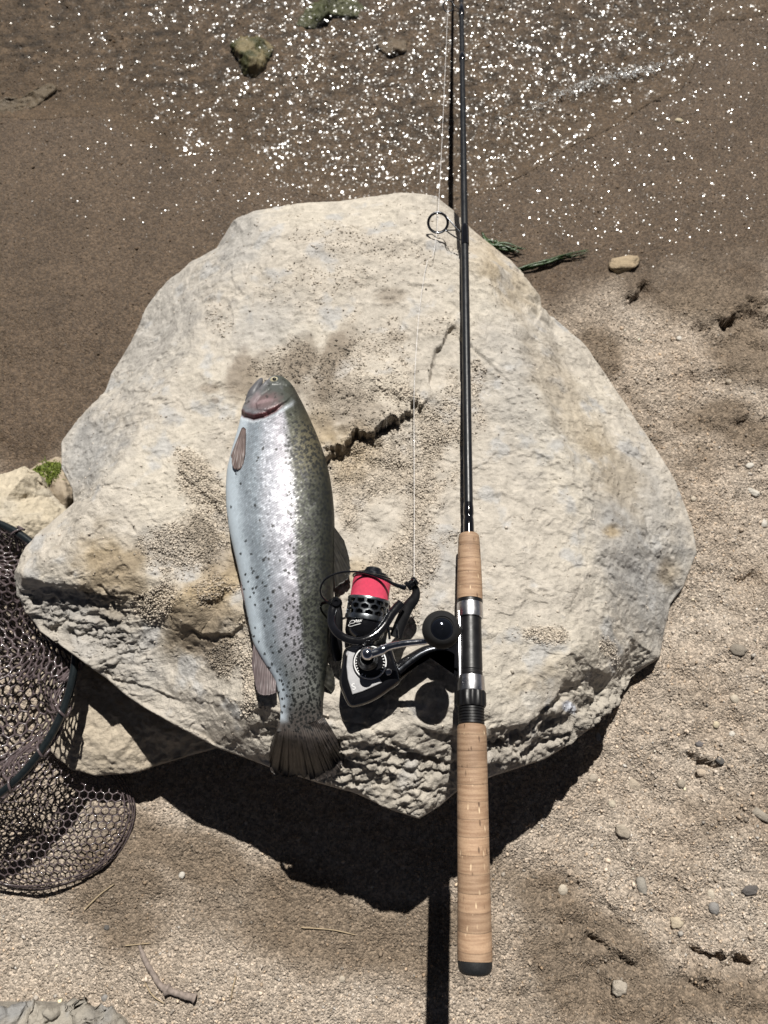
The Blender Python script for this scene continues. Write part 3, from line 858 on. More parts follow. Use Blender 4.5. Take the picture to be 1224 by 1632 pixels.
# loose grains lying in the hollows of the boulder
wgt = gravel**1.6*fade*(tt < .97)
area_w = wgt*(rt*rt*tt+1e-4)
pick = rng.choice(len(TOP), 10000, p=(area_w+.010*area_w.max()*(rt*rt*tt)/(rt*rt*tt).max()*(tt < .95))/(area_w+.010*area_w.max()*(rt*rt*tt)/(rt*rt*tt).max()*(tt < .95)).sum())
gp = TOP[pick]+np.column_stack([rng.uniform(-.0006, .0006, (len(pick), 2)), np.zeros(len(pick))])
gr = rng.gamma(4, .00015, len(pick))+.0004
gcol = (.55*np.array((.41, .36, .30))+.45*col[pick])*rng.uniform(.6, 1.35, (len(pick), 1))*np.array((1, 1, 1))
gcol = gcol*(1-.6*wetm[pick])[:, None]
gv, gfc, gcc = grains(gp+np.array((0, 0, .0003)), gr, gcol, 3)
mk('sand_grains', gv, gfc, M_grain, smooth=False, attrs={'Col': gcc}, kind='stuff', origin=np.zeros(3))
# loose gravel of the beach, each grain a little stone, and coarser gravel on the lake bed
def scatter(n, seed, fn):
    r = np.random.default_rng(seed)
    X_, Y_ = r.uniform(-.70, .70, n), r.uniform(-.42, 1.2, n)
    Z_ = ground_z(X_, Y_)
    c_, w_, f_, px_, py_ = ground_maps(X_, Y_, Z_)
    iw = sm(0, 30, water_edge(px_, py_))
    Z_ = Z_-.006*iw
    ok = (px_ > -60) & (px_ < 1290) & (py_ > -60) & (py_ < 1700) & (r.uniform(size=n) < fn(px_, py_, w_, iw))
    return X_[ok], Y_[ok], Z_[ok], c_[ok], w_[ok], iw[ok], r
X_, Y_, Z_, c_, w_, iw_, r_ = scatter(150000, 21, lambda a, b, w_, iw: np.clip((1-w_)**1.5*.8*(.35+.65*sm(650, 950, a)+.4*sm(1250, 1500, b)), 0, 1)+.10*w_+.22*iw)
R_ = (.0005+r_.gamma(2.2, .00031, len(X_)))*(1-.15*w_)*(1+.5*iw_)
tone = np.clip(r_.normal(1.08, .30, (len(X_), 1))+(.25*r_.normal(size=(len(X_), 1))+.1)*iw_[:, None], .55, 2.2)
hue = r_.normal(0, .05, (len(X_), 1))
cc_ = np.clip(c_*tone*(1+hue*np.array((1.0, .1, -1.0))), .01, .7)
gv, gfc, gcc = grains(np.stack([X_, Y_, Z_+R_*(.15-.35*iw_)], 1), R_, cc_, 5)
mk('beach_gravel', gv, gfc, M_grain, smooth=False, attrs={'Col': gcc}, kind='stuff', origin=np.zeros(3))
# ------------------------------------------------------------------ smaller rocks round the boulder
def small_rock(name, rim, ctrl, centre, N, colf, label, cat, amp=1.0, under=.8, mat=None, wetv=0.0, zfloor=-.05, group=None, lump=0.0):
    X, Y, Z, tt, ang, rt, zr, c = boulder_surface(rim, ctrl, centre, N)
    fade = 1-sm(.98, 1.0, tt)
    det = amp*(.003*fbm(X*20, Y*20, 5.0, 4)+.0014*ridged(X*60, Y*60, Z*60, 3)+.0009*fbm(X*190, Y*190, 2., 2))
    if lump:
        a_, i_, b_ = worley(X*62+.4*noise3(X*80, Y*80, 0), Y*62+.4*noise3(X*80, Y*80, 9), 4)
        det = det+lump*(np.clip(.75-a_, 0, 1)**.6*(.5+.8*i_))
    nr = normals_of(X, Y, Z, N)
    V = np.stack([X, Y, Z], -1)+nr*(det*fade)[:, None]
    col = colf(X, Y, *pix(V))
    allV, F, _, _ = close_boulder(V, N, ang, zr, c, under, zfloor, 10)
    ex = len(allV)-len(V)
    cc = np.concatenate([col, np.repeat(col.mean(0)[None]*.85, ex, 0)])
    return mk(name, allV, F, mat or M_rock, attrs={'Col': cc, 'gravel': np.zeros(len(cc)), 'wet': np.full(len(cc), wetv)}, label=label, cat=cat, group=group), V
def stone_col(b, g=(.28, .27, .255), k=.6):
    def f(X, Y, px, py):
        n = fbm(X*16, Y*16, 3., 4); m = fbm(X*60, Y*60, 5., 3)
        c = np.array(b)+(np.array(g)-np.array(b))*(k*sm(0, .6, n+.4*m))[:, None]
        return c*(1+.15*m)[:, None]
    return f
_, LOWV = small_rock('boulder', [(60, 1070, .04), (60, 1180, .04), (110, 1225, .05), (150, 1237, .05), (210, 1232, .05), (270, 1213, .05), (350, 1190, .045), (380, 1120, .05), (330, 1040, .06), (200, 1000, .06), (110, 1020, .05)],
           [(140, 1080, .070), (180, 1100, .072), (220, 1150, .070), (190, 1200, .064), (270, 1170, .068), (130, 1180, .062), (250, 1080, .075), (330, 1160, .06)], (210, 1120, .08), 150,
           stone_col((.40, .345, .27), (.36, .32, .27), .4), 'lower pale rock wedged under the front left of the big boulder', 'boulder', 1.0, .35)
small_rock('boulder', [(-60, 760, .04), (-10, 765, .045), (40, 744, .045), (62, 757, .04), (85, 790, .03), (108, 815, .03), (118, 850, .03), (90, 900, .03), (30, 915, .03), (-60, 920, .03)],
           [(38, 762, .068), (10, 800, .078), (40, 830, .080), (80, 830, .060), (0, 870, .074), (50, 880, .068), (-40, 820, .075)], (20, 835, .06), 130,
           stone_col((.44, .385, .295), (.36, .33, .28), .6), 'tan rock beside the green moss, half outside the left edge', 'boulder', 1.0, .3)
small_rock('rock', [(42, 752, .012), (60, 741, .015), (92, 728, .012), (125, 735, .012), (130, 800, .012), (100, 830, .012), (70, 800, .012)],
           [(80, 748, .025), (100, 760, .028), (105, 790, .035), (90, 780, .032)], (95, 775, .02), 60, stone_col((.33, .27, .20), (.26, .22, .17), .5), 'low stone showing behind the green moss between two pale rocks', 'rock', .6, .1, wetv=.3)
small_rock('rock', [(-70, 1618, .01), (-20, 1602, .012), (60, 1602, .012), (110, 1604, .012), (165, 1612, .012), (196, 1628, .01), (215, 1665, .01), (180, 1720, .01), (-70, 1720, .01)],
           [(0, 1618, .034), (80, 1618, .036), (140, 1624, .030), (40, 1660, .04), (140, 1670, .038)], (60, 1660, .02), 120, stone_col((.30, .275, .235), (.20, .20, .20), .9),
           'knobbly grey stone cut off by the bottom left corner', 'rock', 1.3, .1, lump=.014)
M_moss, nt_, b_, o_ = new_mat('green_algae')
tc_ = nd(nt_, 'ShaderNodeTexCoord').outputs['Object']
nt_.links.new(mixc(nt_, ramp(nt_, noise_n(nt_, tc_, 220, 5, .7), [(.35, 0.0), (.65, 1.0)]), (.06, .085, .010), (.20, .25, .030)), b_.inputs['Base Color'])
b_.inputs['Roughness'].default_value = .5
nt_.links.new(bump(nt_, noise_n(nt_, tc_, 400, 4, .7), .002, 1.0), b_.inputs['Normal'])
M_weed = simple('dark_weed', (.022, .050, .012), .4, var=.4)
def carpet(name, outline, z0, h, label, cat, seed=1, N=44, mat=None):
    rim = [(x, y, z0) for x, y in outline]
    c = np.mean(outline, 0)
    X, Y, Z, tt, ang, rt, zr, cc = boulder_surface(rim, [(c[0], c[1], z0+h)], (c[0], c[1], z0), N)
    V = np.stack([X, Y, Z+(1-tt**3)*(.0035*fbm(X*90, Y*90, seed, 3)+.002*noise3(X*260, Y*200, seed))], -1)
    strands = [(V, grid_faces(N, N))]
    r = np.random.default_rng(seed)
    for k in range(170):
        i = r.integers(len(V)); p = V[i]
        a = r.uniform(0, 2*PI); l = r.uniform(.004, .010)
        e = p+np.array((math.cos(a)*l, math.sin(a)*l, r.uniform(.000, .004)))
        m_ = (p+e)/2+np.array((0, 0, .003))
        strands.append(tube(spline([p, m_, e], 5), np.linspace(.0006, .0002, 5), 4))
    v, f = join(*strands)
    return mk(name, v, f, mat or M_moss, label=label, cat=cat)
carpet('moss', [(50, 748), (70, 738), (95, 736), (104, 750), (107, 772), (85, 777), (72, 768)], .022, .010, 'bright green moss patch beside the left corner of the big boulder', 'moss', 2)
# weed washed up beyond the boulder
def strand(name, pts, r0, label, z=None, wob=.5, seed=0, n=3):
    r = np.random.default_rng(seed)
    parts = []
    for k in range(n):
        P = []
        for i, (x, y) in enumerate(pts):
            q = at(x+r.normal(0, 2.2)*wob, y+r.normal(0, 2.2)*wob, -.01)
            q[2] = float(ground_z(q[0], q[1]))+.0025+.0015*k
            P.append(q)
        P = spline(P, 30)
        rad_ = r0*np.interp(np.linspace(0, 1, 30), [0, .15, .6, 1], [.5, 1, .8, .15])*(1+.35*r.normal(size=30))
        parts.append(tube(P, np.abs(rad_)+.0002, 6, flat=.5))
    v, f = join(*parts)
    return mk(name, v, f, M_weed, label=label, cat='water weed')
strand('water_weed', [(815, 434), (845, 425), (875, 416), (905, 406), (936, 398)], .0014, 'long dark green weed strand pointing right from the boulder edge', seed=3, n=6, wob=.9)
strand('water_weed', [(765, 380), (785, 388), (805, 393), (832, 400)], .0022, 'short ragged green weed clump against the boulder beside the rod', seed=5, n=8, wob=1.6)
# stones under the water
mossy = lambda X, Y, px, py: np.array((.165, .135, .072))+(np.array((.045, .046, .016))-np.array((.165, .135, .072)))*sm(-.3, .4, fbm(X*40, Y*40, 2., 3))[:, None]
def bed(px, py):
    q = at(px, py, -.05); return float(ground_z(q[0], q[1]))-.006
def wet_rock(pts, h, label, colf, N=60):
    c = np.mean(pts, 0); zb = bed(*c)
    return small_rock('submerged_rock', [(x, y, zb+.002) for x, y in pts], [(c[0], c[1], zb+h), (c[0]-.25*(c[0]-pts[0][0]), c[1]-6, zb+h*.9)], (c[0], c[1], zb), N, colf, label, 'rock', 1.5, .1, wetv=.8, zfloor=-.12)
wet_rock([(368, 72), (385, 58), (412, 62), (436, 75), (430, 92), (420, 112), (405, 125), (390, 122), (384, 100)], .022, 'mossy ochre rock under water left of the glitter', mossy)
wet_rock([(470, 40), (490, 12), (520, -4), (560, -4), (585, 10), (570, 28), (530, 24), (500, 48)], .014, 'dark green rock under water at the top edge',
         lambda X, Y, px, py: np.array((.05, .055, .022))*(1+.5*fbm(X*40, Y*40, 2., 3))[:, None])
wet_rock([(-30, 170), (30, 158), (80, 134), (92, 140), (60, 168), (10, 196), (-30, 200)], .004, 'long pale ridge under water at the left edge', stone_col((.115, .09, .062), (.085, .066, .046), .7))  # long low ridge, a little paler than the bed
wet_rock([(600, 72), (620, 60), (650, 66), (646, 84), (615, 90)], .008, 'small brown stone under water beneath the thick glitter', stone_col((.13, .10, .07), (.09, .07, .05), .7), 30)

# pebbles one can tell apart
ICO2 = ico(2); ICO3 = ico(3)
def pebble(px, py, wx_, wy_, ang, colr, label, group=None, h=.5, seed=0, sink=.62, big=False, name='pebble'):
    r = np.random.default_rng(seed+int(px*7+py))
    q = at(px, py, 0.0); q = at(px, py, float(ground_z(q[0], q[1])))
    z = float(ground_z(q[0], q[1]))
    q[2] = z
    a_, b_ = wpx(wx_, q)/2, wpx(wy_, q)/2
    v, f = ICO3 if big else ICO2
    o = r.uniform(0, 50)
    ang_f = np.sign(v)*np.abs(v)**r.uniform(.6, 1.0)
    v = ang_f/np.linalg.norm(ang_f, axis=1)[:, None]
    v = v*(1+.36*noise3(v[:, 0]*1.6+o, v[:, 1]*1.6, v[:, 2]*1.6)+.09*noise3(v[:, 0]*4+o, v[:, 1]*4, v[:, 2]*4))[:, None]
    c_ = math.cos(rad(-ang)); s_ = math.sin(rad(-ang))
    hz = h*min(a_, b_)
    x, y, zz = v[:, 0]*a_, v[:, 1]*b_, v[:, 2]*hz
    V = np.stack([q[0]+x*c_-y*s_, q[1]+x*s_+y*c_, z+zz+hz*(1-sink)], 1)
    n = fbm(V[:, 0]*120, V[:, 1]*120, V[:, 2]*120+o, 3)
    col = np.array(colr)*(1+.22*n)[:, None]
    return mk(name, V, f, M_rock, attrs={'Col': col, 'gravel': np.zeros(len(V)), 'wet': np.zeros(len(V))}, label=label, cat='pebble' if name == 'pebble' else 'stone', group=group)
PALE, TANP, GREYP, DARKP, WHT = (.42, .37, .30), (.34, .28, .20), (.22, .21, .20), (.10, .095, .09), (.52, .49, .44)
for a in ((993, 422, 54, 26, -14, (.33, .26, .175), 'flat tan stone on wet sand right of the dark green weed', 'stone'),
          (1022, 1412, 18, 30, -10, (.25, .23, .20), 'grey oval pebble standing out on pale gravel right of the boulder shadow', 'pebble'),
          (1078, 1470, 22, 20, 20, (.40, .34, .255), 'rounded cream pebble just above the trodden dark edge at lower right', 'pebble'),
          (986, 1574, 24, 23, 0, (.34, .30, .25), 'round pitted pebble in the damp sand near the bottom edge', 'pebble'),
          (1195, 1418, 26, 14, -12, (.115, .105, .10), 'dark blunt pebble in the coarse gravel at the right edge', 'pebble'),
          (897, 1418, 16, 17, 15, PALE, 'pale pebble nearest the tip of the boulder shadow at right', 'pebble'),
          (1133, 1426, 13, 16, 0, PALE, 'egg shaped pale pebble between the grey oval pebble and the right edge', 'pebble'),
          (1137, 1447, 20, 18, 10, GREYP, 'squat grey pebble below the egg shaped pale one', 'pebble'),
          (1176, 1036, 28, 17, 8, (.20, .175, .145), 'knobbly brown pebble right of the boulder front corner', 'pebble'),
          (1208, 1296, 44, 14, 34, (.27, .24, .20), 'long flat grey stone slanting at the right edge', 'stone'),
          (1170, 1114, 16, 15, 0, PALE, 'blocky pale pebble in coarse gravel below the knobbly brown pebble', 'pebble'),
          (1140, 1155, 11, 11, 10, (.46, .40, .29), 'small square cream pebble between gravel heaps at right', 'pebble'),
          (1166, 1170, 11, 9, -30, WHT, 'tiny whitish pebble right of the small square cream one', 'pebble'),
          (1146, 1212, 14, 11, 30, DARKP, 'black angular pebble beside the broken gravel lip at right', 'pebble'),
          (1115, 1186, 14, 9, 0, (.14, .13, .13), 'dark flat pebble left of the black angular one', 'pebble'),
          (953, 1174, 8, 13, 0, (.36, .35, .34), 'pale sliver of stone lying inside the boulder shadow at right', 'pebble'),
          (1195, 742, 16, 10, -20, WHT, 'white chip on the sand near the right edge, upper one', 'pebble'),
          (1200, 784, 24, 10, 28, (.48, .45, .40), 'long whitish chip on the sand below the upper white chip', 'pebble'),
          (1217, 834, 14, 16, 0, WHT, 'white stone cut by the right edge beside the boulder', 'pebble'),
          (1105, 795, 10, 8, 0, PALE, 'small pale pebble close to the right flank of the boulder', 'pebble'),
          (170, 1478, 9, 8, 0, DARKP, 'tiny dark pebble left of the twig on the pale sand', 'pebble'),
          (167, 1590, 11, 10, 0, GREYP, 'grey pebble between the twig and the knobbly corner stone', 'pebble'),
          (290, 1395, 11, 10, 0, WHT, 'white pebble on the brown sand right of the net shadow', 'pebble'),
          (545, 1560, 11, 10, 0, PALE, 'pale pebble on the sand left of the rod shadow', 'pebble'),
          (1082, 540, 9, 8, 0, WHT, 'white speck of stone on the trodden sand right of the boulder top', 'pebble'),
          (1083, 190, 13, 8, 10, (.40, .35, .25), 'cream pebble on the glittering wet sand at upper right', 'pebble'),
          (1160, 610, 11, 9, 0, (.30, .26, .21), 'brown pebble on the grey sand near the right edge', 'pebble'),
          (945, 1240, 16, 13, -20, (.38, .33, .27), 'pale pebble right beside the edge of the boulder shadow', 'pebble'),
          (1010, 1250, 22, 15, 30, (.34, .29, .23), 'flat tan pebble in the gravel right of the boulder shadow', 'pebble'),
          (1118, 1232, 20, 12, 10, (.40, .33, .26), 'pinkish flat pebble under the broken gravel lip', 'pebble'),
          (1085, 1248, 15, 14, 0, (.31, .27, .22), 'tan round pebble left of the pinkish flat one', 'pebble'),
          (975, 1281, 13, 12, 0, (.44, .39, .31), 'cream pebble right of the shadow, above the open gravel', 'pebble'),
          (993, 1325, 24, 18, 40, (.33, .285, .23), 'large flat tan pebble low in the gravel right of the shadow', 'pebble')):
    pebble(*a[:7], big=a[2] > 20, name='stone' if a[7] == 'stone' else 'pebble')
# twig and dry stems
M_twig = simple('weathered_wood', (.20, .165, .145), .85, bumpscale=300, bumpd=.0008, var=.35)
M_straw = simple('dry_straw', (.33, .26, .17), .8, var=.25)
def gz(px, py, lift=0.0):
    q = at(px, py, 0.0); z = float(ground_z(q[0], q[1])); q = at(px, py, z+lift)
    q[2] = float(ground_z(q[0], q[1]))+lift
    return q
P = spline([gz(222, 1506, .004), gz(231, 1530, .005), gz(243, 1551, .005), gz(255, 1570, .004), gz(268, 1578, .004), gz(290, 1585, .005), gz(306, 1590, .006), gz(311, 1592, .006)], 60)
s_ = np.linspace(0, 1, 60)
rr_ = np.interp(s_, [0, .1, .45, .55, .6, .9, 1], [.0018, .0026, .0030, .0042, .0030, .0042, .0030])*(1+.16*noise3(s_*40, 0, 0)+.10*noise3(s_*110, 3, 0))
rr_ = rr_+.0022*np.exp(-((s_-.56)/.03)**2)+.0018*np.exp(-((s_-.97)/.03)**2)
v, f = tube(P, rr_, 12)
v = v+.0006*np.stack([noise3(v[:, 0]*500, v[:, 1]*500, 1.), noise3(v[:, 0]*500, v[:, 1]*500, 5.), noise3(v[:, 0]*500, v[:, 1]*500, 9.)], 1)
mk('twig', v, f, M_twig, label='short crooked grey twig on the pale sand near the bottom edge', cat='twig')
def stem(pts, r, label, lift=.002):
    P = spline([gz(x, y, lift) for x, y in pts], 16)
    v, f = tube(P, np.linspace(r, r*.6, 16), 6)
    mk('dry_stem', v, f, M_straw, label=label, cat='plant stem')
stem([(135, 1449), (160, 1425), (182, 1409)], .0010, 'straight dry stem lying on damp sand below the landing net')
stem([(231, 1566), (243, 1586), (262, 1599)], .0008, 'thin bent straw beside the lower end of the twig')
stem([(200, 1507), (222, 1505), (240, 1503)], .0007, 'thin straw crossing the upper end of the twig')
stem([(376, 1556), (370, 1578), (367, 1598)], .0008, 'upright bit of straw right of the twig')
stem([(480, 1478), (530, 1482), (566, 1490)], .0007, 'faint straw on the sand below the boulder shadow')

# ------------------------------------------------------------------ trout
def fish_tables():
    yl = np.array([598.5, 600, 604, 610, 620, 630, 640, 650, 662, 672, 690, 720, 750, 780, 810, 840, 870, 900, 930, 960, 995, 1025, 1050, 1085, 1110, 1130, 1150, 1166])
    xl = np.array([443, 434, 428, 423, 410, 400, 392, 386.5, 384, 383, 378, 369, 362, 360, 361, 364.5, 371, 378, 384.5, 390, 397, 403.5, 417, 439, 445, 447, 446.5, 441])
    yr = np.array([598.5, 600, 604, 610, 618, 640, 665, 690, 712, 735, 760, 790, 820, 850, 880, 920, 960, 1000, 1050, 1090, 1130, 1150, 1166])
    xr = np.array([443, 450, 457.5, 463, 469, 481, 493, 504, 512.5, 520, 526, 530.5, 533, 533.5, 533, 532, 530, 527, 522, 517.5, 514.5, 515.5, 520])
    yb = np.array([598.5, 601, 606, 615, 640, 680, 750, 850, 950, 1050, 1110, 1142, 1166])
    b = np.array([0, 7, 12, 17, 26, 32, 37, 38, 34, 24, 14, 6.5, .5])
    return (yl, xl), (yr, xr), (yb, b)
def smooth_tab(t, y, w=7):
    d = np.arange(-w, w+1, 2.)
    ww = np.minimum(w, np.maximum(y-598.5, .01))
    return np.mean([np.interp(np.clip(y+ww*dd/w, 598.5, 1166), t[0], t[1]) for dd in d], 0)
TL, TR, TB = fish_tables()
FN, FA = 620, 300
u_ = np.linspace(0, 1, FN)
fy = 598.5+(1166-598.5)*np.where(u_ < .08, .08*(u_/.08)**1.8, u_)
fxl, fxr, fb = smooth_tab(TL, fy), smooth_tab(TR, fy), smooth_tab(TB, fy, 12)
fb[0] = .2
rz = [rock_z(x, y) for x, y in ((425, 625), (440, 700), (450, 800), (458, 900), (465, 1000), (480, 1100), (482, 1160))]
rzf = np.polyval(np.polyfit([625, 700, 800, 900, 1000, 1100, 1160], rz, 2), fy)
fzc = rzf.copy()
fbm_ = np.zeros(FN)
FL = np.zeros((FN, 3)); FR = np.zeros((FN, 3))
for i in range(FN):
    m_ = at((fxl[i]+fxr[i])/2, fy[i], rzf[i])
    fbm_[i] = wpx(fb[i], m_)
    fzc[i] = rzf[i]+.002+.88*np.interp(fy[i], [598, 640, 1166], [.020, .019, 0])*0+max(fbm_[i]*.92, .004+.012*sm(660, 598, fy[i]))
    FL[i] = at(fxl[i], fy[i], fzc[i]); FR[i] = at(fxr[i], fy[i], fzc[i])
phi = np.concatenate([np.linspace(0, PI, FA*3//4, endpoint=False), np.linspace(PI, 2*PI, FA//4, endpoint=False)])
cp, sp = np.cos(phi), np.sin(phi)
mid, half = (FL+FR)/2, (FR-FL)/2
prof = np.sign(sp)*np.abs(sp)**.92
FV = mid[:, None]+half[:, None]*cp[None, :, None]
FV[..., 2] += fbm_[:, None]*prof[None]
U = np.broadcast_to(cp[None]*.5+.5, (FN, FA))                  # 0 belly, 1 back
QX = fxl[:, None]+(fxr-fxl)[:, None]*U; QY = np.broadcast_to(fy[:, None], (FN, FA))
topf = (sp > 0)[None]*np.ones((FN, 1))
# gill cover: a plate that ends in an open slit
GILL = [(384, 655), (393, 667), (408, 674), (424, 672), (442, 663), (460, 650), (470, 634)]
gd, grn = seg_dist(QX, QY, GILL)          # + lies below the slit (towards the tail)
ins = sm(0, .06, grn)*sm(0, .18, 1-grn)*topf
plate = .0026*np.where(gd < 0, np.exp(gd/22.)*(1-np.exp(gd/1.2)*0), 0)*ins
slit = -.0040*np.exp(-((gd-2.5)/4.0)**2)*sm(0, .1, grn)*(1-sm(.55, .8, grn))*topf
d2, r2 = seg_dist(QX, QY, [(436, 628), (420, 640), (410, 652), (414, 666), (430, 668)])      # preopercle
pre = -.0016*np.exp(-(d2/2.2)**2)*sm(0, .1, r2)*topf
d3, r3 = seg_dist(QX, QY, [(424, 602), (421, 612), (412, 624), (404, 634)])                # mouth
mth = -.0022*np.exp(-(d3/1.8)**2)*topf
d4, r4 = seg_dist(QX, QY, [(426, 612), (420, 624), (411, 636)])
max_ = .0012*np.exp(-(d4/3.0)**2)*topf
eye_d = np.hypot(QX-438.5, QY-610.5)
sock = (.0010*np.exp(-((eye_d-8.5)/2.5)**2)-.0014*np.exp(-(eye_d/6.5)**2))*topf
rip_ = .00035*noise3(QX*.05, QY*.05, 0)*topf+.0004*topf*(1-sm(655, 700, QY))*fbm(QX*.16, QY*.16, 3., 3)
FV[..., 2] += plate+slit+pre+mth+max_+sock+rip_
# colour of the skin
def mixa(c, col, k): return c+(np.array(col)-c)*np.clip(k, 0, 1)[..., None]
wob = .03*fbm(QX*.03, QY*.02, 4., 3)
uu = U+wob
tail = sm(1000, 1120, QY)
c = np.zeros((FN, FA, 3))+np.array((.42, .48, .54))
c = mixa(c, (.185, .215, .245), sm(.08, .22, uu))
c = mixa(c, (.235, .245, .275), sm(.28, .42, uu)*(1-.4*tail))
c = mixa(c, (.255, .24, .265), np.exp(-((uu-.58)/.10)**2)*.65)
stripe = .66-.02*sm(700, 900, QY)+.03*sm(950, 1050, QY)
c = mixa(c, (.046, .050, .039), sm(-.035, .045, uu-stripe)*(1-.3*sm(1000, 1100, QY)))
c = mixa(c, (.020, .021, .016), sm(.76, .95, uu))
c = mixa(c, (.15, .155, .14), .8*tail*sm(.12, .4, uu)*(1-sm(.8, 1, uu)))
c = mixa(c, (.047, .040, .036), .97*np.maximum(sm(1095, 1150, QY)*sm(-.1, .3, uu), sm(1136, 1156, QY)))
c = mixa(c, (.20, .17, .10), .45*np.exp(-((QX-492)/22)**2-((QY-720)/45)**2))
# head
head = 1-sm(-4, 10, gd+8*(grn > .93)+np.where(grn > .95, 14, 0))
head = np.where(QY < 600+.0*QX, 1, head)*(1-sm(640, 690, QY-.55*(QX-440)*(QX > 440)))
c = mixa(c, (.062, .068, .064), head)
c = mixa(c, (.042, .047, .038), head*sm(.5, .85, U))
c = mixa(c, (.13, .127, .138), head*sm(.45, .15, U)*.8)
c = mixa(c, (.125, .075, .078), .75*blob(QX, QY, 424, 652, 24, 14, -14, soft=.5, warp=.25*noise3(QX*.12, QY*.12, 0))*topf)
c = mixa(c, (.21, .17, .18), .6*blob(QX, QY, 410, 645, 7, 12, 25, soft=.5)*topf)
c = mixa(c, (.27, .19, .20), .55*blob(QX, QY, 425, 651, 14, 3.2, -12, soft=.6)*topf)
c = mixa(c, (.095, .018, .020), topf*np.exp(-((gd-.5)/3.4)**2)*sm(0, .08, grn)*(1-sm(.6, .82, grn))*1.1)
c = mixa(c, (.48, .52, .56), topf*np.exp(-((gd-7.5)/3.0)**2)*sm(.1, .2, grn)*(1-sm(.75, .95, grn))*.8)
c = mixa(c, (.36, .42, .47), .8*sm(.20, .05, U)*sm(668, 690, QY)*(1-sm(1085, 1140, QY)))
c = mixa(c, (.03, .03, .03), topf*np.exp(-(d3/1.5)**2)*.8)
# spots
def spots(sc, thr, dens, seed):
    a_, id_, b2 = worley(QX/sc+.25*noise3(QX*.3, QY*.3, 0), QY/sc*.9+.25*noise3(QX*.3, QY*.3, 5), seed)
    a_ = a_+.16*noise3(QX*.55, QY*.55, 2.)
    return (1-sm(thr*.7, thr*1.15, a_))*(id_ < dens)
dens = np.clip(.02+.10*sm(850, 980, QY)+.78*sm(.56, .72, uu)+.55*sm(.35, .6, uu)*sm(930, 1060, QY)+.4*sm(1050, 1130, QY)*sm(.1, .3, uu), 0, .9)*sm(670, 720, QY+.5*QX-225)
sp_ = np.maximum(spots(5.4, .38, dens*1.0, 1), spots(7.6, .32, dens*.85, 2))
sp_ = np.maximum(sp_, .8*spots(8.5, .24, .10+.35*head*sm(.4, .6, U), 3)*(head > .3))
sp_ = np.maximum(sp_, .40*spots(5.5, .25, .26*sm(.15, .3, uu)*(1-sm(850, 950, QY)), 4))
c = mixa(c, (.006, .007, .007), .93*sp_*topf)
metal = np.clip(sm(.0, .3, uu)*((.33-.08*sm(.62, .72, uu)))*(1-head*.75)*(1-sp_)*(1-sm(1090, 1145, QY)), 0, 1)
scal = (1-head)*(.25+.75*sm(.05, .2, uu))*topf*(1-.35*sm(1090, 1150, QY))
M_fish, nt_, b_, o_ = new_mat('trout_skin')
nt_.links.new(attr(nt_, 'Col', 'Color'), b_.inputs['Base Color'])
nt_.links.new(attr(nt_, 'metal'), b_.inputs['Metallic'])
b_.inputs['Roughness'].default_value = .50
b_.inputs['Specular IOR Level'].default_value = .4
b_.inputs['Coat Weight'].default_value = .10; b_.inputs['Coat Roughness'].default_value = .2
rn = vmath(nt_, 'SUBTRACT', attr(nt_, 'tilt', 'Color'), (.5, .5, .5))
geo_ = nd(nt_, 'ShaderNodeNewGeometry')
tn = vmath(nt_, 'NORMALIZE', vmath(nt_, 'ADD', geo_.outputs['Normal'], rn))
nt_.links.new(tn, b_.inputs['Normal']); nt_.links.new(tn, b_.inputs['Coat Normal'])
arc = np.cumsum(np.linalg.norm(np.diff(mid, axis=0, prepend=mid[:1]), axis=1))
uvf = np.stack([(phi-PI/2)[None]*np.linalg.norm(half, axis=1)[:, None]*.9, np.broadcast_to(arc[:, None], (FN, FA))], -1)
# scales: a staggered lattice of small plates, each with its own tone and its own tip
arc_px = np.cumsum(np.r_[0, np.diff(fy)])[:, None]*np.ones((1, FA))
gir = (phi-PI/2)[None]*((fxr-fxl)/2*.62+fb*.38)[:, None]
sa_, sb_ = (gir*.80+arc_px*.60)/3.3, (-gir*.62+arc_px*.78)/2.9
row = np.floor(sb_); ra_ = sa_+.5*(row % 2)
ci = np.floor(ra_).astype(np.int64); ri = row.astype(np.int64)
def hsh(k):
    h = (ci*374761393+ri*668265263+k*1442695041) & 0x7fffffff
    h = ((h ^ (h >> 13))*1274126177) & 0x7fffffff
    return ((h >> 6) & 4095)/4095.
fa_, fb2 = ra_-np.floor(ra_)-.5, sb_-row-.5
edge_ = np.clip(np.hypot(fa_*1.0, fb2*1.0)/.62, 0, 1)**3
c = c*(1+scal*((hsh(1)-.5)*.28-.55*edge_+.14))[..., None]  # pale centre and darker rim imitate each scale's highlight in the colour
tl_ = .5+np.stack([(hsh(2)-.5), (hsh(3)-.5)+.9*fb2, 0*fa_], -1)*(.16*scal)[..., None]
tl_[..., :2] += (.03*noise3(QX*.25, QY*.25, 8.)*topf)[..., None]
trout = empty('trout', (*mid[FN//2][:2], float(rzf[FN//2])), 'silver spotted trout lying head up on the pale boulder', 'fish')
fv = FV.reshape(-1, 3)
capf = [np.array([np.arange(FA)]), np.array([(FN-1)*FA+np.arange(FA)[::-1]])]
mk('body', fv, [grid_faces(FN, FA, cv=True)]+capf, M_fish, trout, attrs={'Col': c.reshape(-1, 3), 'metal': metal.ravel(), 'tilt': tl_.reshape(-1, 3)}, uv=uvf.reshape(-1, 2))
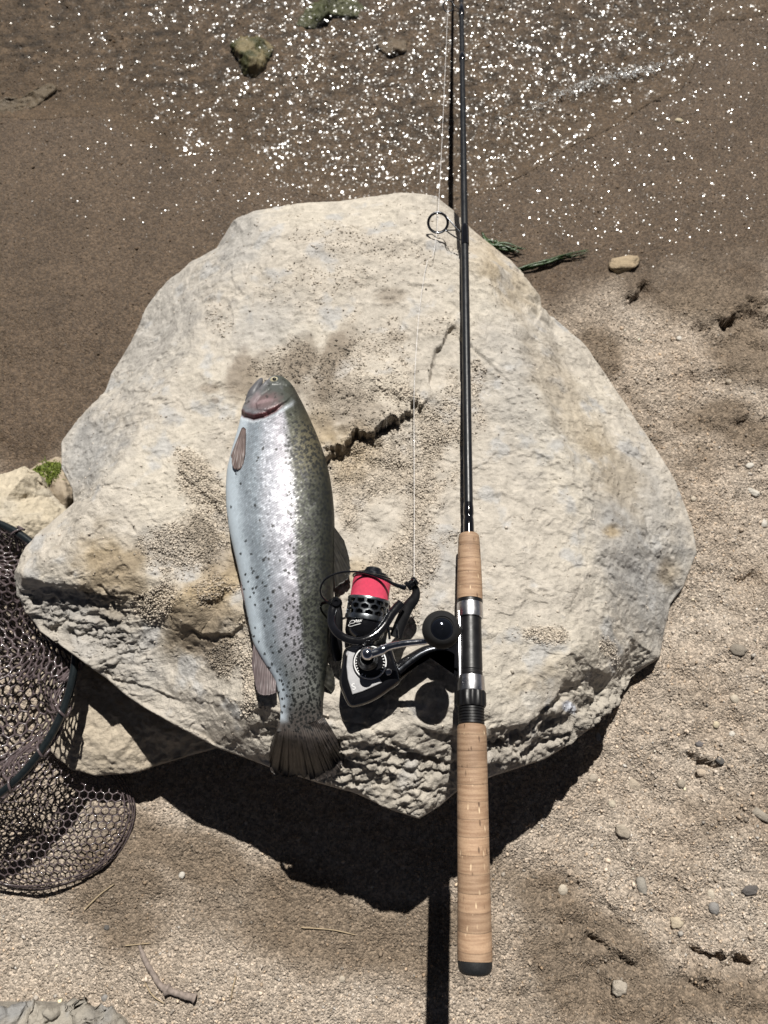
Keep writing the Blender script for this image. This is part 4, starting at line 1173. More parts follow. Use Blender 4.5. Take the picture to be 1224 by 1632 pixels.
# fins
M_fin, nt_, b_, o_ = new_mat('trout_fin')
nt_.links.new(attr(nt_, 'Col', 'Color'), b_.inputs['Base Color'])
b_.inputs['Roughness'].default_value = .42
b_.inputs['Specular IOR Level'].default_value = .25
b_.inputs['Transmission Weight'].default_value = 0.0
def fz(px, py):
    i = int(np.argmin(np.abs(fy-py)))
    return fzc[i]
def fin(name, base, tip, z0, z1, colr, rays=16, nt=26, spot=0.0, ragged=.0, cup=0.0, seed=1, bend=1.0, roll=0.0, drape=False):
    """fin rays fanning from base to tip polylines (pixels), a thin skin with ridged rays on both faces"""
    nr = rays*6+1
    B = spline(np.array(base, float), nr); T = spline(np.array(tip, float), nr)
    r = np.random.default_rng(seed)
    s = np.linspace(0, 1, nr); t = np.linspace(0, 1, nt)
    rag = 1-ragged*np.abs(noise3(s*rays*.7, seed, 0.))-ragged*.6*(noise3(s*rays*1.9, seed+4, 0.) > .25)
    Q = B[:, None]+(T-B)[:, None]*(t[None, :, None]*rag[:, None, None])
    zz = z0+(z1-z0)*(t[None]**bend)+roll*(s[:, None]-.5)*t[None]+cup*np.sin(s*PI)[:, None]*t[None]+.0008*noise3(s[:, None]*6, t[None]*2, seed)
    if drape:
        si, tj = np.linspace(0, nr-1, 14).astype(int), np.linspace(0, nt-1, 9).astype(int)
        rzq = np.array([[rock_z(*Q[i, j]) for j in tj] for i in si])
        rz1 = np.array([np.interp(np.arange(nt), tj, rw) for rw in rzq])
        rz2 = np.array([np.interp(np.arange(nr), si, rz1[:, j]) for j in range(nt)]).T+.0062
        e_ = sm(.12, .95, t)[None]
        zz = np.maximum(z0*(1-e_)+rz2*e_, rz2)+.0006*noise3(s[:, None]*6, t[None]*2, seed)
    P = np.array([[at(Q[i, j, 0], Q[i, j, 1], zz[i, j]) for j in range(nt)] for i in range(nr)])
    ray = .5+.5*np.cos(s*rays*2*PI)
    th = (.00030+.00030*ray)[:, None]*(1-.55*t[None])
    up = P.copy(); up[..., 2] += th; dn = P.copy(); dn[..., 2] -= th
    col = np.array(colr)*(.62+.6*ray[:, None]**.7*(.6+.4*t[None]))[..., None]*(1.0-.25*t[None, :, None])
    n_ = noise3(Q[..., 0]*.12, Q[..., 1]*.12, 3.)
    col = col*(1+.3*n_)[..., None]
    if spot:
        a_, i_, _ = worley(Q[..., 0]/7, Q[..., 1]/7, 9)
        col = mixa(col, (.012, .012, .013), .85*(1-sm(.2, .34, a_))*(i_ < spot))
    n = nr*nt
    V = np.concatenate([up.reshape(-1, 3), dn.reshape(-1, 3)])
    g = grid_faces(nr, nt)
    bd = np.concatenate([np.arange(nt), np.arange(1, nr)*nt+nt-1, (nr-1)*nt+np.arange(nt-2, -1, -1), np.arange(nr-2, 0, -1)*nt])
    e = np.stack([bd, np.roll(bd, -1), np.roll(bd, -1)+n, bd+n], 1)
    return mk(name, V, [g, g[:, ::-1]+n, e[:, ::-1]], M_fin, trout, attrs={'Col': np.concatenate([col.reshape(-1, 3)]*2)})
zt = fz(0, 1160)
fin('tail_fin', [(443, 1150), (455, 1152), (478, 1154), (500, 1150), (516, 1142)],
    [(430, 1192), (429, 1215), (434, 1232), (455, 1238), (478, 1238), (500, 1245), (520, 1240), (536, 1236), (546, 1220), (549, 1203), (543, 1186)],
    zt+.0004, zt-.034, (.060, .051, .046), 30, 40, .6, .11, .001, 3, 1.5, .012, True)
fin('anal_fin', [(404, 1026), (414, 1042), (426, 1062), (440, 1086)], [(401, 1058), (407, 1092), (413, 1106), (428, 1108), (440, 1104)], fz(0, 1050)+.001, fz(0, 1080)+.006, (.125, .098, .10), 13, 26, 0, .05, 0, 5)
fin('pectoral_fin', [(385, 683), (388, 681), (392, 684)], [(368, 726), (371, 744), (379, 749), (387, 742), (391, 722)], fz(0, 690)+.022, fz(0, 740)+.019, (.125, .088, .080), 9, 24, 0, .05, .002, 7)
fin('pelvic_fin', [(384, 894), (386, 897), (388, 902)], [(384, 940), (389, 958), (394, 962)], fz(0, 900)+.004, fz(0, 950)+.004, (.16, .12, .115), 6, 20, 0, .04, .001, 8)
fin('dorsal_fin', [(530, 836), (532, 850), (531.5, 868), (530, 890)], [(549, 862), (557, 892), (557, 920), (534, 938)], fz(0, 880)+.002, fz(0, 880)-.004, (.030, .028, .024), 12, 24, .5, .05, 0, 9)
fin('adipose_fin', [(522, 1058), (519, 1078), (516, 1092)], [(529, 1064), (534, 1088), (528, 1104)], fz(0, 1080)+.002, fz(0, 1080)-.002, (.035, .034, .028), 4, 14, .6, .02, 0, 11)
# jaw and eye
zj = fz(0, 625)
P = spline([at(402, 641, zj+.004), at(405, 628, zj+.006), at(411, 615, zj+.006), at(417.5, 602.5, zj+.005)], 24)
v, f = tube(P, wpx(1, P[0])*np.interp(np.linspace(0, 1, 24), [0, .4, .8, .95, 1], [12, 10, 5.5, 3, 1.0]), 16)
nj = fbm(v[:, 0]*200, v[:, 1]*200, 0, 3)
mk('lower_jaw', v, f, M_fin, trout, attrs={'Col': np.array((.09, .09, .098))*(1+.3*nj)[:, None]})
M_iris = simple('gold_iris', (.44, .40, .28), .3, .2, var=.3, coat=1.0)
M_pupil = simple('black_pupil', (.008, .008, .009), .08, coat=1.0)
ez = fz(0, 611)
ei = int(np.argmin(np.abs(fy-611))); ej = int(np.argmin(np.abs(QX[ei]-438.5)+100*(sp <= 0)))
ec = FV[ei, ej].copy(); ec[2] -= .0012
ev, ef = ico(3)
er = wpx(7.6, ec)
eyeo = mk('eye', ev*np.array((er, er*.92, er*.62))+ec, ef, M_iris, trout)
pr = er*.50
mk('pupil', ev*np.array((pr, pr*.95, pr*.5))+ec+np.array((.0002, .0004, er*.42)), ef, M_pupil, eyeo)
# ------------------------------------------------------------------ fishing rod and reel
M_blank = simple('black_graphite', (.008, .009, .011), .36, coat=.15, var=.2)
M_gloss = simple('gloss_black_thread', (.005, .005, .006), .10, coat=1.0, bumpscale=900, bumpd=.0001)
M_black = simple('black_plastic', (.007, .007, .008), .40, var=.2)
M_matte = simple('matte_black_foam', (.007, .007, .008), .85, bumpscale=1500, bumpd=.0003, var=.3)
M_body = simple('black_lacquer', (.005, .005, .006), .16, coat=.7)
M_silver = simple('brushed_silver', (.60, .60, .62), .30, 1.0, bumpscale=700, bumpd=.00006)
M_plate = simple('satin_silver_paint', (.38, .38, .39), .42, .55, bumpscale=1200, bumpd=.0001, var=.1)
M_chrome = simple('smoky_chrome', (.60, .61, .64), .14, 1.0, var=.05)
M_gun = simple('gunmetal', (.085, .09, .10), .26, 1.0, var=.1)
M_rubber = simple('black_rubber', (.012, .013, .014), .6, bumpscale=500, bumpd=.0004, var=.3)
M_white = simple('white_print', (.70, .70, .70), .5)
M_dkcap = simple('dark_mirror', (.04, .045, .06), .05, .9, coat=1.0)
def cork_material():
    m, nt, b, o = new_mat('cork')
    tc = nd(nt, 'ShaderNodeNewGeometry').outputs['Position']
    def stretch(v): 
        n = nd(nt, 'ShaderNodeVectorMath', operation='MULTIPLY'); n.inputs[1].default_value = v; nt.links.new(tc, n.inputs[0]); return n.outputs[0]
    # the rings the grip is turned from
    sy = nd(nt, 'ShaderNodeSeparateXYZ'); nt.links.new(tc, sy.inputs[0])
    ring = math_n(nt, 'FLOOR', math_n(nt, 'MULTIPLY', sy.outputs[1], 78.0))
    wn_ = nd(nt, 'ShaderNodeTexWhiteNoise', noise_dimensions='1D'); nt.links.new(ring, wn_.inputs['W'])
    fr_ = math_n(nt, 'FRACT', math_n(nt, 'MULTIPLY', sy.outputs[1], 78.0))
    line = ramp(nt, fr_, [(0.0, .5), (.06, 1.0)])
    # growth bands across, wavy
    wav = nd(nt, 'ShaderNodeTexNoise'); wav.inputs['Scale'].default_value = 1.0; wav.inputs['Detail'].default_value = 3
    nt.links.new(stretch((45, 420, 45)), wav.inputs['Vector'])
    base = mixc(nt, ramp(nt, wav.outputs[0], [(.38, 0.0), (.62, 1.0)]), (.245, .152, .092), (.345, .230, .146))
    tone = math_n(nt, 'ADD', math_n(nt, 'MULTIPLY', wn_.outputs[0], .38), .80)
    c = vmath(nt, 'SCALE', base, scale=math_n(nt, 'MULTIPLY', tone, line))
    # lenticels: short slits along the grip, some dark, some filled with pale dust
    off = vmath(nt, 'ADD', tc, vmath(nt, 'SCALE', wn_.outputs['Color'], scale=.5))
    ms = nd(nt, 'ShaderNodeVectorMath', operation='MULTIPLY'); ms.inputs[1].default_value = (310, 80, 310); nt.links.new(off, ms.inputs[0])
    v = nd(nt, 'ShaderNodeTexVoronoi'); v.inputs['Scale'].default_value = 1.0; nt.links.new(ms.outputs[0], v.inputs['Vector'])
    sc = nd(nt, 'ShaderNodeSeparateColor'); nt.links.new(v.outputs['Color'], sc.inputs[0])
    slit = math_n(nt, 'MULTIPLY', ramp(nt, v.outputs['Distance'], [(.16, 1.0), (.30, 0.0)]), ramp(nt, sc.outputs[0], [(.45, 0.0), (.50, 1.0)]))
    slit = math_n(nt, 'MULTIPLY', slit, ramp(nt, noise_n(nt, tc, 70, 3), [(.40, .35), (.52, 1.0)]))
    pale = ramp(nt, sc.outputs[1], [(.50, 0.0), (.56, 1.0)])
    sl = mixc(nt, pale, (.075, .042, .024), (.66, .50, .33))
    c = mixc(nt, math_n(nt, 'MULTIPLY', slit, .85), c, sl)
    fn = noise_n(nt, tc, 700, 4, .7)
    c = vmath(nt, 'SCALE', c, scale=math_n(nt, 'ADD', math_n(nt, 'MULTIPLY', fn, .5), .75))
    nt.links.new(c, b.inputs['Base Color'])
    b.inputs['Roughness'].default_value = .72
    h = math_n(nt, 'SUBTRACT', math_n(nt, 'MULTIPLY', fn, .6), math_n(nt, 'MULTIPLY', slit, .8))
    nt.links.new(bump(nt, math_n(nt, 'ADD', h, math_n(nt, 'MULTIPLY', line, .5)), .0005, .8), b.inputs['Normal'])
    return m
M_cork = cork_material()
zseat = rock_z(735, 1060)+.026
RA = at(750.2, 1060, zseat)
def slope_pt(px, py, k):
    z = zseat
    for _ in range(60):
        q = at(px, py, z); z = zseat-k*(q[1]-RA[1])
    return at(px, py, z)
RB = slope_pt(736.0, 60, .185)
RD = (RB-RA)/np.linalg.norm(RB-RA)
_ss = np.linspace(-.40, 1.2, 6000)
_sp = RA+_ss[:, None]*RD
_spy = pix(_sp)[1]
def rs(py): return float(np.interp(-py, -_spy, _ss))
def rp(py): return RA+RD*rs(py)
def rod_part(name, tab, mat, n=40, flute=None, parent=None, **k):
    """tab: (picture row, width in pixels)"""
    A = rp(tab[0][0]); s0 = rs(tab[0][0])
    prof = [(rs(y)-s0, .5*wpx(w_, rp(y))) for y, w_ in tab]
    v, f = lathe(A, A+RD, prof, n, flute)
    return mk(name, v, f, mat, parent or rod, smooth=35.0, **k)
rod = empty('fishing_rod', RA-np.array((0, 0, .02)), 'black spinning rod with cork grips and a reel of pink line, lying across the boulder', 'fishing rod')
rod_part('butt_cap', [(1555, .5), (1554.6, 30), (1553, 42), (1549, 50), (1542, 54), (1533, 55.5), (1531.5, 55.5)], M_rubber)
rod_part('cork_grip', [(1531.5, 54), (1531, 55.8), (1520, 56), (1490, 55), (1440, 53.2), (1380, 51.5), (1300, 50), (1220, 48.5), (1170, 47.5), (1160, 46.5), (1156.5, 44), (1155.5, 38)], M_cork)
thr = [(1156, 38)]
for k in range(6):
    y0 = 1154-k*4.6
    thr += [(y0, 41.5), (y0-2.4, 41.5), (y0-2.9, 38.5), (y0-4.2, 38.5)]
rod_part('screw_thread', thr+[(1126, 38)], M_black)
rod_part('locking_nut', [(1128, 38), (1127, 44), (1124, 46), (1104, 46), (1102, 44), (1101.5, 38)], M_black, 96, lambda th, k: .035*np.clip(3*np.cos(12*th), -1, 1)*(1 if k in (2, 3) else .3))
rod_part('reel_hood', [(1103, 40), (1102.8, 44), (1101, 44.6), (1080, 43.4), (1078.5, 43), (1078, 38)], M_silver)
rod_part('reel_seat', [(1079, 36), (1076, 37.5), (1072, 37.6), (1071, 36.2), (1069, 36.2), (1068, 37.6), (1064, 37.4), (990, 35.6), (984, 35.4)], M_black)
rod_part('reel_hood', [(985.5, 37), (985, 41.4), (983, 41.8), (964, 41), (962.4, 40.6), (962, 37)], M_silver)
rod_part('grip_ring', [(962.5, 36), (962, 41), (957.5, 41), (957, 36)], M_black)
rod_part('cork_grip', [(957, 36), (956.6, 40.5), (950, 41), (925, 39.6), (900, 37.6), (875, 35.4), (860, 33.8), (854.5, 32), (852.6, 29), (852, 18)], M_cork)
rod_part('thread_wrap', [(853, 17.4), (838, 17), (828, 16.8), (826, 15.2), (822, 15.2), (820, 16.6), (810, 16.4), (802, 14.8)], M_gloss)
ends = RA+RD*1.30
btab = [(806, 14.6), (700, 14), (600, 13.4), (500, 12.9), (400, 12.2), (300, 11), (200, 9.6), (100, 8.4), (0, 7.4)]
A = rp(806); s0 = rs(806)
prof = [(rs(y)-s0, .5*wpx(w_, rp(y))) for y, w_ in btab]
prof += [(prof[-1][0]+.1, .0024), (prof[-1][0]+.45, .0011), (prof[-1][0]+.452, .0002)]
v, f = lathe(A, A+RD, prof, 28)
mk('rod_blank', v, f, M_blank, rod)
rod_part('thread_wrap', [(392, 12), (391, 14.4), (366, 14.0), (362, 13), (360, 11.8)], M_gloss)
rod_part('ferrule', [(98, 8.4), (97, 10.4), (86, 10.2), (85, 8.2)], M_gloss)
rod_part('thread_wrap', [(27, 7.4), (26, 9.6), (8, 9.2), (7, 7.2)], M_gloss)
def guide(cx_, cy_, rx_, ry_, legs, foot, zc_, thick):
    ce = at(cx_, cy_, zc_)
    n = 40; th = np.linspace(0, 2*PI, n, endpoint=False)
    tilt = .35
    P = np.stack([ce[0]+wpx(rx_, ce)*np.cos(th), ce[1]+wpx(ry_, ce)*np.sin(th), ce[2]+wpx(ry_, ce)*np.sin(th)*tilt], 1)
    parts = [tube(P, thick, 8, closed=True)]
    for (a0, tgt) in legs:
        k_ = int((a0 % 360)/360*n) % n
        e = rp(tgt)+np.array((-wpx(5, ce), 0, 0))
        m_ = (P[k_]+e)/2+np.array((0, 0, -.0006))
        parts.append(tube(spline([P[k_], m_, e], 10), thick*.72, 7))
    g = mk('line_guide', *join(*parts), M_gun, rod)
    Q = ce+(P-ce)*.90
    mk('ring_insert', *tube(Q, thick*.75, 8, closed=True), M_gloss, g)
guide(698, 355, 16.2, 15.2, ((52, 372), (-40, 366), (-40, 384)), 0, rp(366)[2]-.004, .0011)
guide(714, 9.5, 8.2, 8.6, ((30, 14), (-30, 18)), 0, rp(14)[2]-.002, .0007)

# the reel lies on its side on the rock
z0r = rock_z(590, 1075)+.001
def RP(px, py, h): return at(px, py, z0r+h)
pxr = wpx(1, RP(600, 1040, .025))
reel = None
def outline(pts, h): return np.array([RP(x, y, h) for x, y in pts])
body_pts = spline(np.array([(549, 1034), (544, 1060), (540, 1086), (546, 1106), (557, 1126), (575, 1125), (598, 1116), (620, 1101), (638, 1086), (636, 1068), (630, 1050), (622, 1030), (600, 1026), (570, 1026)], float), 84, True)
v, f = prism(outline(body_pts, .040), z0r+.004, z0r+.040, .006, 4)
reel = mk('spinning_reel', v, f, M_body, rod, smooth=30.0)
reel['world_loc'] = rod['world_loc']
def rpart(name, v, f, mat, smooth=35.0): return mk(name, v, f, mat, reel, smooth=smooth)
plate_pts = np.array([(556, 1033), (553, 1048), (552, 1062), (554, 1082), (561.5, 1107), (578, 1102), (596, 1094), (609, 1088), (603, 1078), (598, 1064), (590, 1050), (572, 1032)], float)
v, f = prism(outline(plate_pts, .041), z0r+.036, z0r+.0415, .0006, 2)
rpart('side_plate', v, f, M_plate)
def vlathe(px, py, h0, prof, mat, name, n=48, flute=None, ax=None):
    A = RP(px, py, h0)
    v, f = lathe(A, A+(np.array((0, 0, 1.0)) if ax is None else ax), [(s, r*pxr) for s, r in prof], n, flute)
    return rpart(name, v, f, mat)
vlathe(590, 1056, .036, [(0, 27), (.0075, 27), (.0085, 26), (.0085, 22), (.0080, 21), (.0080, 1)], M_body, 'handle_boss')
# dial ring with its marks
A = RP(590, 1056, .0445)
th = np.linspace(0, 2*PI, 60, endpoint=False)
ringP = np.stack([A[0]+24.5*pxr*np.cos(th), A[1]+24.5*pxr*np.sin(th), np.full(60, A[2])], 1)
rpart('dial_ring', *tube(ringP, .0006, 6, closed=True), M_white)
marks = []
rmk = np.random.default_rng(4)
for a_ in list(np.linspace(rad(150), rad(215), 7))+list(np.linspace(rad(-35), rad(40), 7))+[rad(235), rad(250)]:
    for q_ in (0,):
        c0 = A+np.array((math.cos(a_), math.sin(a_), 0))*20.2*pxr
        c1 = A+np.array((math.cos(a_), math.sin(a_), 0))*22.6*pxr
        t_ = np.array((-math.sin(a_), math.cos(a_), 0))*rmk.uniform(-.8, .8)*pxr
        marks.append(tube([c0+t_-np.array((0, 0, .0002)), (c0+c1)/2, c1-t_-np.array((0, 0, .0002))], .00045, 5))
mv, mf = join(*marks)
mko = mk('dial_marks', mv, mf, M_white, reel)
mko['kind'] = 'stuff'
vlathe(586, 1052, .042, [(0, 17), (.006, 16.5), (.007, 15), (.012, 13.5), (.013, 12), (.024, 10)], M_gun, 'handle_collar')
# screws
for sx, sy in ((619, 1071), (556.5, 1042)):
    vlathe(sx, sy, .039, [(0, 5.2), (.0015, 5.2), (.0022, 4.2), (.0022, 1.6), (.0014, 1.4), (.0014, .1)], M_silver, 'screw', 20)
# crank: ball, arm, knob
bc = RP(585.5, 1042, .068)
ev_, ef_ = ico(3)
rpart('crank_ball', ev_*np.array((10.2, 10.2, 10.2))*pxr+bc, ef_, M_chrome)
arm = spline([RP(588, 1043, .068), RP(604, 1038, .0690), RP(622, 1030, .0705), (RP(645, 1025.5, .072)), RP(664, 1023.5, .073), RP(682, 1021, .074), RP(700, 1010, .073)], 40)
rpart('crank_arm', *tube(arm, pxr*np.interp(np.linspace(0, 1, 40), [0, .18, .2, .24, .26, 1], [7, 6.4, 7.2, 7.2, 5.8, 4.2]), 14), M_chrome)
kz = .074
vlathe(702, 1005.5, kz, [(-.006, 9), (-.004, 17), (0, 24), (.004, 27.4), (.009, 28.4), (.014, 27), (.018, 23.5), (.0205, 19.5), (.0208, 17.5), (.0200, 16.5), (.0195, 1)], M_matte, 'crank_knob', 56)
vlathe(704, 1003, kz+.0185, [(0, 16.6), (.0015, 16.4), (.003, 14), (.0042, 9), (.0047, 4), (.0048, .2)], M_dkcap, 'knob_cap', 40)
# spool axis lies along the rock
SA, SB = RP(596, 905, .024), RP(577, 1030, .024)
SDv = (SB-SA)/np.linalg.norm(SB-SA)
_a = np.linspace(-.01, .08, 900); _ay = pix(SA+_a[:, None]*SDv)[1]
def sa(py): return float(np.interp(py, _ay, _a))
def saxis(name, tab, mat, n=64, fl=None):
    v, f = lathe(SA, SB, [(sa(y), r*pxr) for y, r in tab], n, fl)
    return rpart(name, v, f, mat)
saxis('drag_knob', [(904, .3), (904.2, 9), (906, 12.5), (909, 14), (913, 16), (914, 24), (919, 27), (920, 20)], M_gun, 72, lambda th, k: .03*np.cos(9*th)*(1 if k in (4, 5) else 0))
ln_ = [(919, 31.5), (920, 33), (922.5, 33), (923.5, 31)]
saxis('spool_lip', [(919, 20)]+ln_+[(924, 20)], M_gloss)
M_line = simple('pink_braid', (.95, .095, .18), .42, bumpscale=400, bumpd=.0001, var=.08)
nt_ = M_line.node_tree
tcp = nd(nt_, 'ShaderNodeNewGeometry').outputs['Position']
wv_ = nd(nt_, 'ShaderNodeTexWave', wave_type='BANDS', bands_direction='Y'); wv_.inputs['Scale'].default_value = 480; wv_.inputs['Distortion'].default_value = .6
nt_.links.new(tcp, wv_.inputs['Vector'])
nt_.links.new(bump(nt_, wv_.outputs['Fac'], .0007, .9), nt_.nodes['Principled BSDF'].inputs['Normal'])
saxis('wound_line', [(923, 24), (923.2, 30.6), (930, 31), (945, 31.2), (954.5, 31.4), (955, 24)], M_line)
# perforated skirt: a cylinder of hexagonal cells
def hex_skirt(y0, y1, R, rows, nth):
    s0_, s1_ = sa(y0), sa(y1)
    d, a, b = frame_of(SDv)
    cw = 2*PI/nth                      # cell width round the axis
    parts = []
    H = (s1_-s0_)/(rows)
    def P(th, s, r): return SA+d*s+r*pxr*(math.cos(th)*a+math.sin(th)*b)
    V, F = [], []
    for i in range(rows):
        for j in range(nth):
            tc_, sc_ = (j+.5*(i % 2))*cw, s0_+(i+.5)*H
            o = len(V)
            for k in range(6):
                an = PI/6+k*PI/3
                ox, oy = .577*math.cos(an), .577*math.sin(an)
                for rr_, sc in ((R, 1.0), (R, .76), (R-3, .76), (R-3, 1.0)):
                    V.append(P(tc_+ox*sc*cw, np.clip(sc_+oy*sc*H*1.155, s0_, s1_) if sc == 1 else np.clip(sc_+oy*sc*H*1.155, s0_, s1_), rr_))
            for k in range(6):
                n_ = (k+1) % 6
                for q in range(3):
                    F.append((o+k*4+q, o+n_*4+q, o+n_*4+q+1, o+k*4+q+1))
    return np.array(V), np.array(F)
skv, skf = hex_skirt(957, 984, 34, 3, 13)
r1 = lathe(SA, SB, [(sa(y), r*pxr) for y, r in ((954.5, 30), (954.6, 34.2), (956, 34.8), (959, 34.6), (959.2, 31), (955, 30))], 64)
r2_ = lathe(SA, SB, [(sa(y), r*pxr) for y, r in ((982.5, 31), (982.6, 34.4), (986, 35), (990, 34.4), (991, 31), (983, 31))], 64)
M_skirt = simple('blue_grey_alloy', (.33, .35, .37), .30, 1.0, var=.1)
sk = mk('spool_skirt', *join((skv, skf), r1, r2_), M_skirt, reel, smooth=30.0)
saxis('spool_core', [(956, 10), (956, 27), (990, 27), (991, 10)], M_body)
saxis('rotor_cup', [(989, 12), (989, 31), (996, 31.5), (1008, 31), (1014, 29), (1020, 22), (1034, 20)], M_body)
# lettering swash on the rotor
d_, a_, b_ = frame_of(SDv)
def on_cup(px, py, R=31.9):
    q = RP(px, py, .024); s_ = float(np.dot(q-SA, SDv)); ctr = SA+SDv*s_
    side = np.cross(SDv, (0, 0, 1.0)); side /= np.linalg.norm(side)
    w_ = float(np.dot(q-ctr, side)); r_ = R*pxr
    w_ = max(-r_*.98, min(r_*.98, w_))
    upv = np.cross(side, SDv); upv *= np.sign(upv[2])
    return ctr+side*w_+upv*math.sqrt(r_*r_-w_*w_)
sq = [on_cup(x, y) for x, y in ((558, 995), (561, 992), (566, 992.5), (565, 996), (560, 996.5), (556, 999), (560, 1001), (567, 999.5), (576, 997.5))]
sq2 = [on_cup(x, y) for x, y in ((567, 995), (569, 991), (570, 995.5), (572, 991.5), (573, 995.5), (575, 991.5), (576, 994.5), (578, 990.5))]
vv, ff = join(tube(spline(sq, 40), .00030, 5), tube(spline(sq2, 40), .00026, 5))
lg = mk('lettering', vv, ff, M_white, reel); lg['kind'] = 'stuff'
# rotor arms and bail
band = spline([RP(534, 962, .030), RP(529, 978, .034), RP(529, 995, .040), RP(539, 1010, .046), RP(558, 1020, .049), RP(578, 1021, .050), RP(598, 1012, .049), RP(614, 995, .046), RP(626, 976, .042), RP(640, 961, .038)], 60)
rpart('rotor_arm', *tube(band, pxr*np.interp(np.linspace(0, 1, 60), [0, .15, .5, .85, 1], [8.5, 7, 6, 7, 7.5]), 14, flat=.5), M_body)
ra = spline([RP(656, 930, .036), RP(663, 940, .034), RP(661, 953, .032), RP(650, 968, .030), RP(640, 990, .028), RP(630, 1016, .026)], 40)
rpart('bail_arm', *tube(ra, pxr*np.interp(np.linspace(0, 1, 40), [0, .2, .5, 1], [6, 5.5, 9, 10]), 12, flat=.6), M_black)
v, f = lathe(RP(648, 936, .038), RP(660, 927, .038), [(0, 1*pxr), (0, 8*pxr), (.003, 8.6*pxr), (.004, 6.2*pxr), (.007, 6.2*pxr), (.008, 8.4*pxr), (.0105, 7.4*pxr), (.011, .5*pxr)], 32)
rpart('line_roller', v, f, M_body)
bail = spline([RP(537, 968, .030), RP(524, 961, .034), RP(513, 950, .038), (RP(511, 936, .041)), RP(520, 922, .044), RP(540, 913, .043), RP(562, 911, .043), RP(585, 914, .043), RP(612, 923, .043), RP(630, 932, .043), RP(646, 937, .040)], 80)
rpart('bail_wire', *tube(bail, pxr*np.interp(np.linspace(0, 1, 80), [0, .7, .85, 1], [1.6, 1.7, 2.6, 4]), 10), M_gloss)
hub = spline([RP(533, 955, .028), RP(535, 975, .028), RP(536, 1000, .026), RP(535, 1030, .022), RP(538, 1052, .018)], 30)
rpart('rotor_arm', *tube(hub, pxr*np.array(np.interp(np.linspace(0, 1, 30), [0, .3, .6, 1], [9, 11, 10, 7])), 12), M_black)
vlathe(537, 962, .024, [(0, 9), (.010, 9), (.012, 7), (.012, 3), (.0105, 2.5), (.0105, .1)], M_body, 'bail_pivot', 28)
for p_, q_ in (((618, 990), (621, 1018)), ((632, 996), (634, 1016))):
    rpart('rotor_rib', *tube(spline([RP(*p_, .044), RP((p_[0]+q_[0])/2, (p_[1]+q_[1])/2, .046), RP(*q_, .042)], 10), pxr*2.0, 8), M_gun)
# stem and foot
st = np.array([(634, 1054), (655, 1040), (676, 1029), (694, 1026), (712, 1027), (724, 1016), (731, 1000), (731, 1076), (726, 1058), (716, 1046), (703, 1044), (690, 1047), (668, 1060), (646, 1078), (622, 1096), (616, 1076)], float)
v, f = prism(outline(spline(st, 96, True), .024), z0r+.010, z0r+.025, .004, 4)
rpart('reel_stem', v, f, M_body)
hl = spline([RP(628, 1076, .0258), RP(652, 1056, .0260), RP(674, 1041, .0260), RP(694, 1034, .0258), RP(714, 1034, .0250)], 30)
rpart('stem_edge', *tube(hl, pxr*np.interp(np.linspace(0, 1, 30), [0, .3, 1], [3.5, 5, 2]), 10, flat=.35), M_gun)
ft = [rp(y)+np.array((-wpx(18.2, rp(y)), 0, .003)) for y in (975, 1000, 1030, 1060, 1090)]
rpart('reel_foot', *tube(spline(ft, 30), pxr*np.interp(np.linspace(0, 1, 30), [0, .3, .6, 1], [3.0, 4.2, 4.4, 3.0]), 10, flat=1.6), M_silver)
# the letter on the side plate
fc = bpy.data.curves.new('lettering', 'FONT'); fc.body = 'S'; fc.size = .0075; fc.extrude = .00015
fo = bpy.data.objects.new('lettering', fc); C.objects.link(fo)
dg = bpy.context.evaluated_depsgraph_get()
fm = bpy.data.meshes.new_from_object(fo.evaluated_get(dg))
bpy.data.objects.remove(fo); 
fm.materials.append(M_white)
q = RP(561.5, 1100, .0417)
lo = bpy.data.objects.new('lettering', fm); C.objects.link(lo)
lo.parent = reel; lo.location = Vector(q-np.array(rod['world_loc'])); lo.rotation_euler = (0, 0, rad(14))
# line from the roller through the guide
M_mono = simple('clear_line', (.75, .73, .72), .2, coat=.5)
gl0 = at(697, 357, rp(366)[2]-.003)
lp = []
for (x, y), h in (((660, 928), .040), ((660.2, 820), .030), ((660, 700), .026), ((660.5, 610), .020), ((668, 500), .014), ((680, 420), .010)):
    lp.append(at(x, y, rock_z(x, y)+max(h*.6, .004)))
lp.append(gl0)
lp.append(at(714, 9.5, rp(14)[2]-.002))
mk('fishing_line', *tube(spline(np.array(lp), 160), .00026, 5), M_mono, rod)

# ------------------------------------------------------------------ landing net
M_hoop = simple('black_aluminium', (.012, .016, .018), .30, .2, coat=.4, var=.2)
M_mesh = simple('brown_rubber_mesh', (.085, .066, .069), .28, coat=.5, var=.2)
NZ = .098
Hc = at(-113, 1057, NZ); HR = wpx(243, Hc)
def hoop_pt(a, r=1.0, z=None):
    x, y = Hc[0]+HR*r*math.cos(a), Hc[1]+HR*r*math.sin(a)
    zz = NZ+.018*math.cos(a)*r
    return np.array((x, y, zz if z is None else z))
net = empty('landing_net', (Hc[0], Hc[1], 0), 'brown rubber mesh landing net with black hoop, cut off by the left edge', 'landing net')
hp = np.array([hoop_pt(a) for a in np.linspace(0, 2*PI, 120, endpoint=False)])
hoop = mk('hoop', *tube(hp, .0041, 14, closed=True), M_hoop, net)
mk('handle', *tube([hoop_pt(PI, .97), hoop_pt(PI, 1.3), hoop_pt(PI, 1.9)], [.009, .011, .011], 16), M_hoop, net)
# joint sleeve on the hoop near the boulder
sl = np.array([hoop_pt(a) for a in np.linspace(rad(3), rad(14), 12)])
mk('sleeve', *tube(sl, .0062, 14), M_black, hoop)
